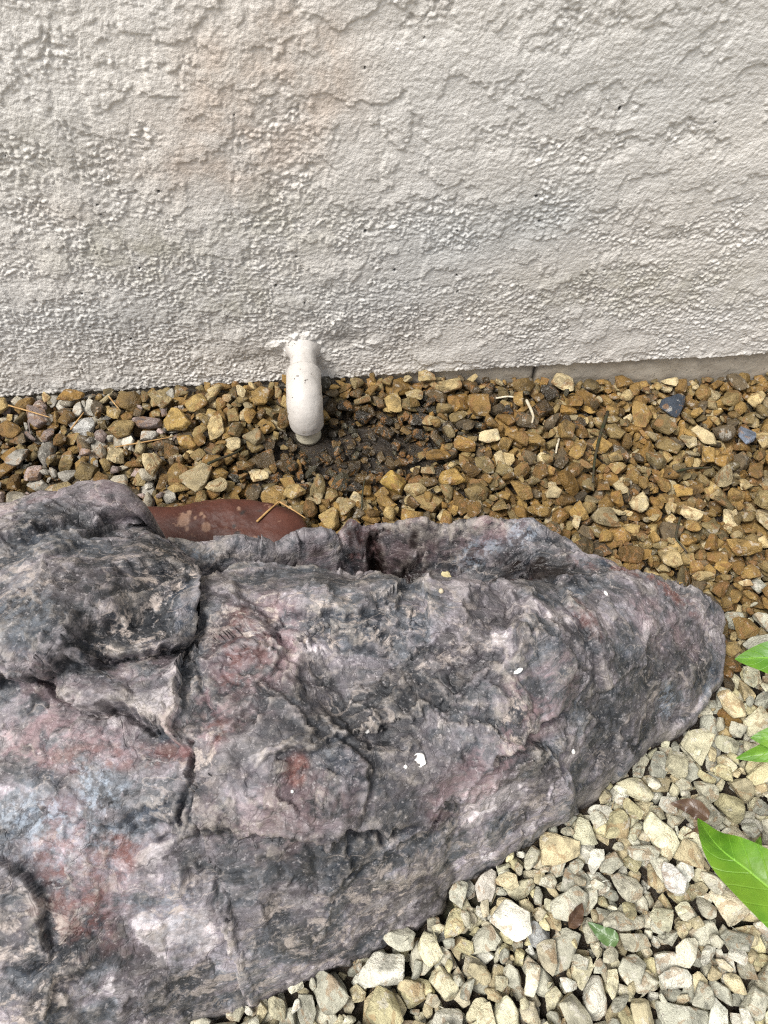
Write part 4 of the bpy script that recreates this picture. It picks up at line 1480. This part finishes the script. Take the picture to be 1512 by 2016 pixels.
def ground_point(px, py):
    d = Vector(rays(px, py)).normalized()
    h = GRAVEL_BVH.ray_cast(Vector(CAM), d)
    return h[0] if h[0] is not None else Vector(at(px, py, 0.0))


# ------------------------------------------------------------------ leaves
def leaf_mesh(name, mid, width, fold=0.25, wave=0.0, nu=9, blunt=0.6, up=(0, 0, 1)):
    """mid: points base -> tip; width: half width; fold lifts the two halves off the midrib"""
    mid = np.asarray(mid, float)
    n = 26
    s = np.linspace(0, len(mid) - 1, n)
    # Catmull-Rom through the given points
    pts = np.concatenate([[2 * mid[0] - mid[1]], mid, [2 * mid[-1] - mid[-2]]])
    C = []
    for t in s:
        i = min(int(t), len(mid) - 2); f = t - i
        a, b, c, d = pts[i:i + 4]
        C.append(0.5 * (2 * b + (c - a) * f + (2 * a - 5 * b + 4 * c - d) * f * f + (-a + 3 * b - 3 * c + d) * f ** 3))
    C = np.array(C)
    T = np.gradient(C, axis=0); T /= np.linalg.norm(T, axis=1)[:, None]
    upv = np.array(up, float)
    V, U, W = [], [], []
    for i in range(n):
        v = i / (n - 1)
        side = np.cross(T[i], upv if up != (0, 0, 1) else np.array([0.0, -0.25, 1.0])); side /= np.linalg.norm(side)
        nrm = np.cross(side, T[i])
        w = width * (np.sin(np.pi * min(v, 1) ** blunt) ** 0.85) * (1 if v < 0.999 else 0) + 0.0002
        for j in range(nu):
            u = -1 + 2 * j / (nu - 1)
            z = abs(u) * w * fold + wave * w * math.sin(v * 17 + (1.3 if u > 0 else 0)) * abs(u) ** 2
            V.append(C[i] + side * (u * w) + nrm * z); U.append(u); W.append(v)
    F = grid_faces(nu, n)
    # thickness
    V = np.array(V)
    me = mesh_np(name, np.concatenate([V, V - np.array([0, 0, 0.0003])]), np.concatenate([F, F[:, ::-1] + len(V)]))
    attr(me, 'leafu', np.array(U * 2)); attr(me, 'leafv', np.array(W * 2))
    return me


def build_plant():
    base = at(1730, 1640, 0.0)
    root = link('green_plant', None)
    root.location = base
    tag(root, 'bright green leafy plant reaching over the gravel beside the boulder', 'plant')
    P = lambda px, py, z: at(px, py, z) - base
    top = P(1690, 1500, 0.11)
    st = [np.array([0, 0, -0.01]), P(1722, 1600, 0.05), top]
    V, F = tube(np.array(st), [0.0035, 0.003, 0.0022], 10)
    link('stem', mesh_py('stem', V, F), M_STEM, root)
    leaves = [
        ([(1640, 1330, .095), (1580, 1312, .098), (1520, 1296, .092), (1447, 1297, .080)], 0.0150, 0.22, 0.06, .75),
        ([(1640, 1480, .092), (1590, 1470, .095), (1535, 1455, .092), (1478, 1452, .085)], 0.0145, 0.18, 0.05, .55),
        ([(1650, 1440, .090), (1585, 1455, .088), (1520, 1478, .082), (1449, 1493, .072)], 0.0088, 0.28, 0.05, .75),
        ([(1640, 1900, .120), (1570, 1800, .128), (1480, 1720, .124), (1415, 1668, .114), (1374, 1611, .098)], 0.0170, 0.30, 0.10, .62),
        ([(1600, 1740, .085), (1555, 1720, .090), (1510, 1705, .086), (1489, 1680, .080), (1497, 1647, .076)], 0.0068, 0.50, 0.15, .75),
        ([(1660, 1420, .10), (1720, 1380, .11), (1790, 1350, .09)], 0.012, 0.2, 0.05, .7),
        ([(1700, 1760, .11), (1780, 1780, .12), (1850, 1760, .10)], 0.013, 0.2, 0.05, .7),
    ]
    for pts, w, fold, wave, bl in leaves:
        me = leaf_mesh('leaf', [P(*q) for q in pts], w, fold, wave, blunt=bl)
        link('leaf', me, M_LEAF, root)
        a = P(*pts[0])
        V, F = tube(np.array([a, (a + top) / 2 + np.array([0, 0, 0.004]), top]), [0.0011, 0.0012, 0.0014], 8)
        link('petiole', mesh_py('petiole', V, F), M_STEM, root)


build_plant()


def flat_leaf(name, pts, w, mat, label, cat, fold=0.25, wave=0.2, dz=0.004):
    G = [ground_point(px, py) for px, py in pts]
    zm = max(g[2] for g in G) + dz
    d = [at(px, py, zm - 0.002 * i) for i, (px, py) in enumerate(pts)]
    me = leaf_mesh(name, d, w, fold, wave, nu=7)
    o = link(name, me, mat)
    tag(o, label, cat)
    return o


flat_leaf('fallen_leaf', [(1218, 1852), (1190, 1840), (1157, 1815)], 0.0054, M_FALLEN, 'small dull green leaf fallen among the pale gravel', 'leaf')
flat_leaf('dry_leaf', [(1120, 1826), (1136, 1800), (1146, 1778)], 0.0042, M_DRY, 'dark brown withered leaf stuck between pale stones beside the fallen green leaf', 'leaf', 0.6)
flat_leaf('dry_leaf', [(1410, 1655), (1380, 1640), (1345, 1648)], 0.0052, M_DRY, 'curled brown leaf on the gravel below the tip of the long green leaf', 'leaf', 0.7, 0.4)
flat_leaf('dry_leaf', [(1395, 1612), (1360, 1588), (1320, 1582)], 0.0060, M_DRY, 'flat brown leaf on the gravel above the tip of the long green leaf', 'leaf', 0.2, 0.3)


# ------------------------------------------------------------------ needles, twigs, roots
def strand(name, pts, rad, mat, label, cat, where, lift=0.0015, group=None):
    Q = []
    for px, py in pts:
        if where == 'red':
            d = Vector(rays(px, py)).normalized()
            mi = RED.matrix_world.inverted()
            h = RED.ray_cast(mi @ Vector(CAM), (mi.to_3x3() @ d).normalized())
            Q.append(RED.matrix_world @ h[1] if h[0] else Vector(at(px, py, 0.036)))
        else:
            Q.append(ground_point(px, py))
    Q = np.array([q[:] for q in Q])
    if where == 'gravel':       # lies across the tops: a straight run between its two ends, lifted to clear the stones
        z = np.linspace(Q[0, 2], Q[-1, 2], len(Q))
        z += max(0, (Q[:, 2] - z).max())
        Q = np.array([at(px, py, zz) for (px, py), zz in zip(pts, z)])
    Q[:, 2] += lift
    t = np.linspace(0, len(Q) - 1, 14)
    C = np.stack([np.interp(t, range(len(Q)), Q[:, a]) for a in range(3)], 1)
    C[1:-1] = (C[:-2] + 2 * C[1:-1] + C[2:]) / 4
    rr = rad * (1 - 0.45 * np.linspace(0, 1, 14) ** 2)
    V, F = tube(C, rr, 8)
    o = link(name, mesh_py(name, V, F), mat)
    tag(o, label, cat, group)


strand('pine_needle', [(506, 1029), (528, 1008), (551, 988)], 0.0010, M_STRAW, 'straw coloured needle lying slantwise on the dark red stone', 'needle', 'red')
strand('pine_needle', [(551, 990), (578, 1006), (602, 1022)], 0.0008, M_STRAW, 'straw coloured needle crossing the right end of the dark red stone', 'needle', 'red')
strand('pine_needle', [(18, 800), (60, 812), (100, 824)], 0.0008, M_STRAW, 'long dry needle across the stones at the far left by the wall', 'needle', 'gravel')
strand('pine_needle', [(140, 848), (152, 832), (166, 814)], 0.0009, M_STRAW, 'short brown needle leaning between stones left of the whitish stone', 'needle', 'gravel')
strand('pine_needle', [(215, 782), (226, 796), (240, 812)], 0.0008, M_STRAW, 'short dry needle poking out under the stucco edge at left', 'needle', 'gravel')
strand('pine_needle', [(228, 882), (285, 872), (340, 862)], 0.0007, M_STRAW, 'long thin needle lying level between the wall and the dark red stone', 'needle', 'gravel')
strand('twig', [(1196, 812), (1180, 860), (1170, 905), (1166, 952)], 0.0016, M_TWIG, 'long black twig standing out on the golden gravel right of the pipe', 'twig', 'gravel')
strand('twig', [(410, 915), (432, 905), (462, 895), (480, 882)], 0.0014, M_TWIG, 'short dark twig on the gravel left of the pipe', 'twig', 'gravel')
strand('twig', [(1315, 935), (1352, 924), (1400, 922)], 0.0013, M_TWIG, 'grey twig lying across the gravel at the right under the wall', 'twig', 'gravel')
strand('twig', [(712, 1005), (714, 970), (718, 945)], 0.0009, M_TWIG, 'thin dark twig upright against the rim of the boulder', 'twig', 'gravel')
strand('twig', [(1338, 1020), (1328, 1060), (1352, 1090)], 0.0011, M_TWIG, 'bent dark twig near the right end of the boulder', 'twig', 'gravel')
strand('dry_root', [(976, 786), (1000, 782), (1030, 787)], 0.0010, M_ROOT, 'pale arched root on the dark stones below the footing', 'root', 'gravel')
strand('dry_root', [(1036, 790), (1044, 806), (1050, 822), (1047, 834)], 0.0016, M_ROOT, 'thick whitish root piece on the dark stones below the footing', 'root', 'gravel')
strand('dry_root', [(1100, 866), (1096, 880), (1094, 894)], 0.0013, M_ROOT, 'small white root stub among the golden stones', 'root', 'gravel')


# ------------------------------------------------------------------ white chips on the boulder
def chip(px, py, rx, ry, th, ang, label, mat=M_WHITE, flat=False, name='white_chip', cat='chip'):
    loc, nor = rock_point(px, py)
    D, F = ico(3)
    V = D * np.array([rx, ry, th])
    V *= (1 + (0.30 if flat else 0.10) * fbm3(D * 1.7 + px * 0.1, 5, 3))[:, None]
    if flat:
        V[:, 2] += 0.0006 * fbm2(V[:, 0] * 700, V[:, 1] * 700, 4, 2)
    me = mesh_np(name, V, F)
    o = link(name, me, mat)
    q = (nor + Vector((0, -0.15, 0.8))).to_track_quat('Z', 'Y')
    o.rotation_mode = 'QUATERNION'
    from mathutils import Quaternion
    o.rotation_quaternion = q @ Quaternion((0, 0, 1), ang)
    o.location = loc + nor * th * 0.6
    tag(o, label, cat)


chip(722, 1437, .0018, .0016, .0011, 0, 'round white pellet in the middle of the boulder')
chip(826, 1496, .0036, .0040, .0006, .3, 'largest white paint flake, thin and ragged, on the boulder', flat=True)
chip(798, 1510, .0011, .0011, .0008, 0, 'tiny white speck just left of the large paint flake')
chip(1020, 1320, .0033, .0014, .0010, .1, 'white oval chip on the raised knob of the boulder')
chip(1128, 1478, .0013, .0022, .0009, .1, 'small upright white chip beside the black patch of the boulder')
chip(1192, 1169, .0021, .0012, .0009, -.3, 'small white chip near the top right of the boulder')
chip(575, 1558, .0009, .0009, .0008, 0, 'tiny white dot on the lower middle of the boulder')
chip(867, 1165, .0018, .0016, .0016, 0, 'pale pebble sitting on the lip of the trough in the boulder', M_ROOT, name='pebble', cat='pebble')
chip(708, 1128, .0034, .0030, .0026, .4, 'grey mauve pebble lying in the trough of the boulder', mat_plain('mauve_pebble', (.22, .19, .19), (.33, .29, .29)), name='pebble', cat='pebble')
chip(878, 1135, .0034, .0040, .0007, .4, 'yellowish flake on the dark back slab of the boulder', mat_plain('yellow_flake', (.40, .34, .18), (.52, .46, .27)), True, name='flake', cat='flake')
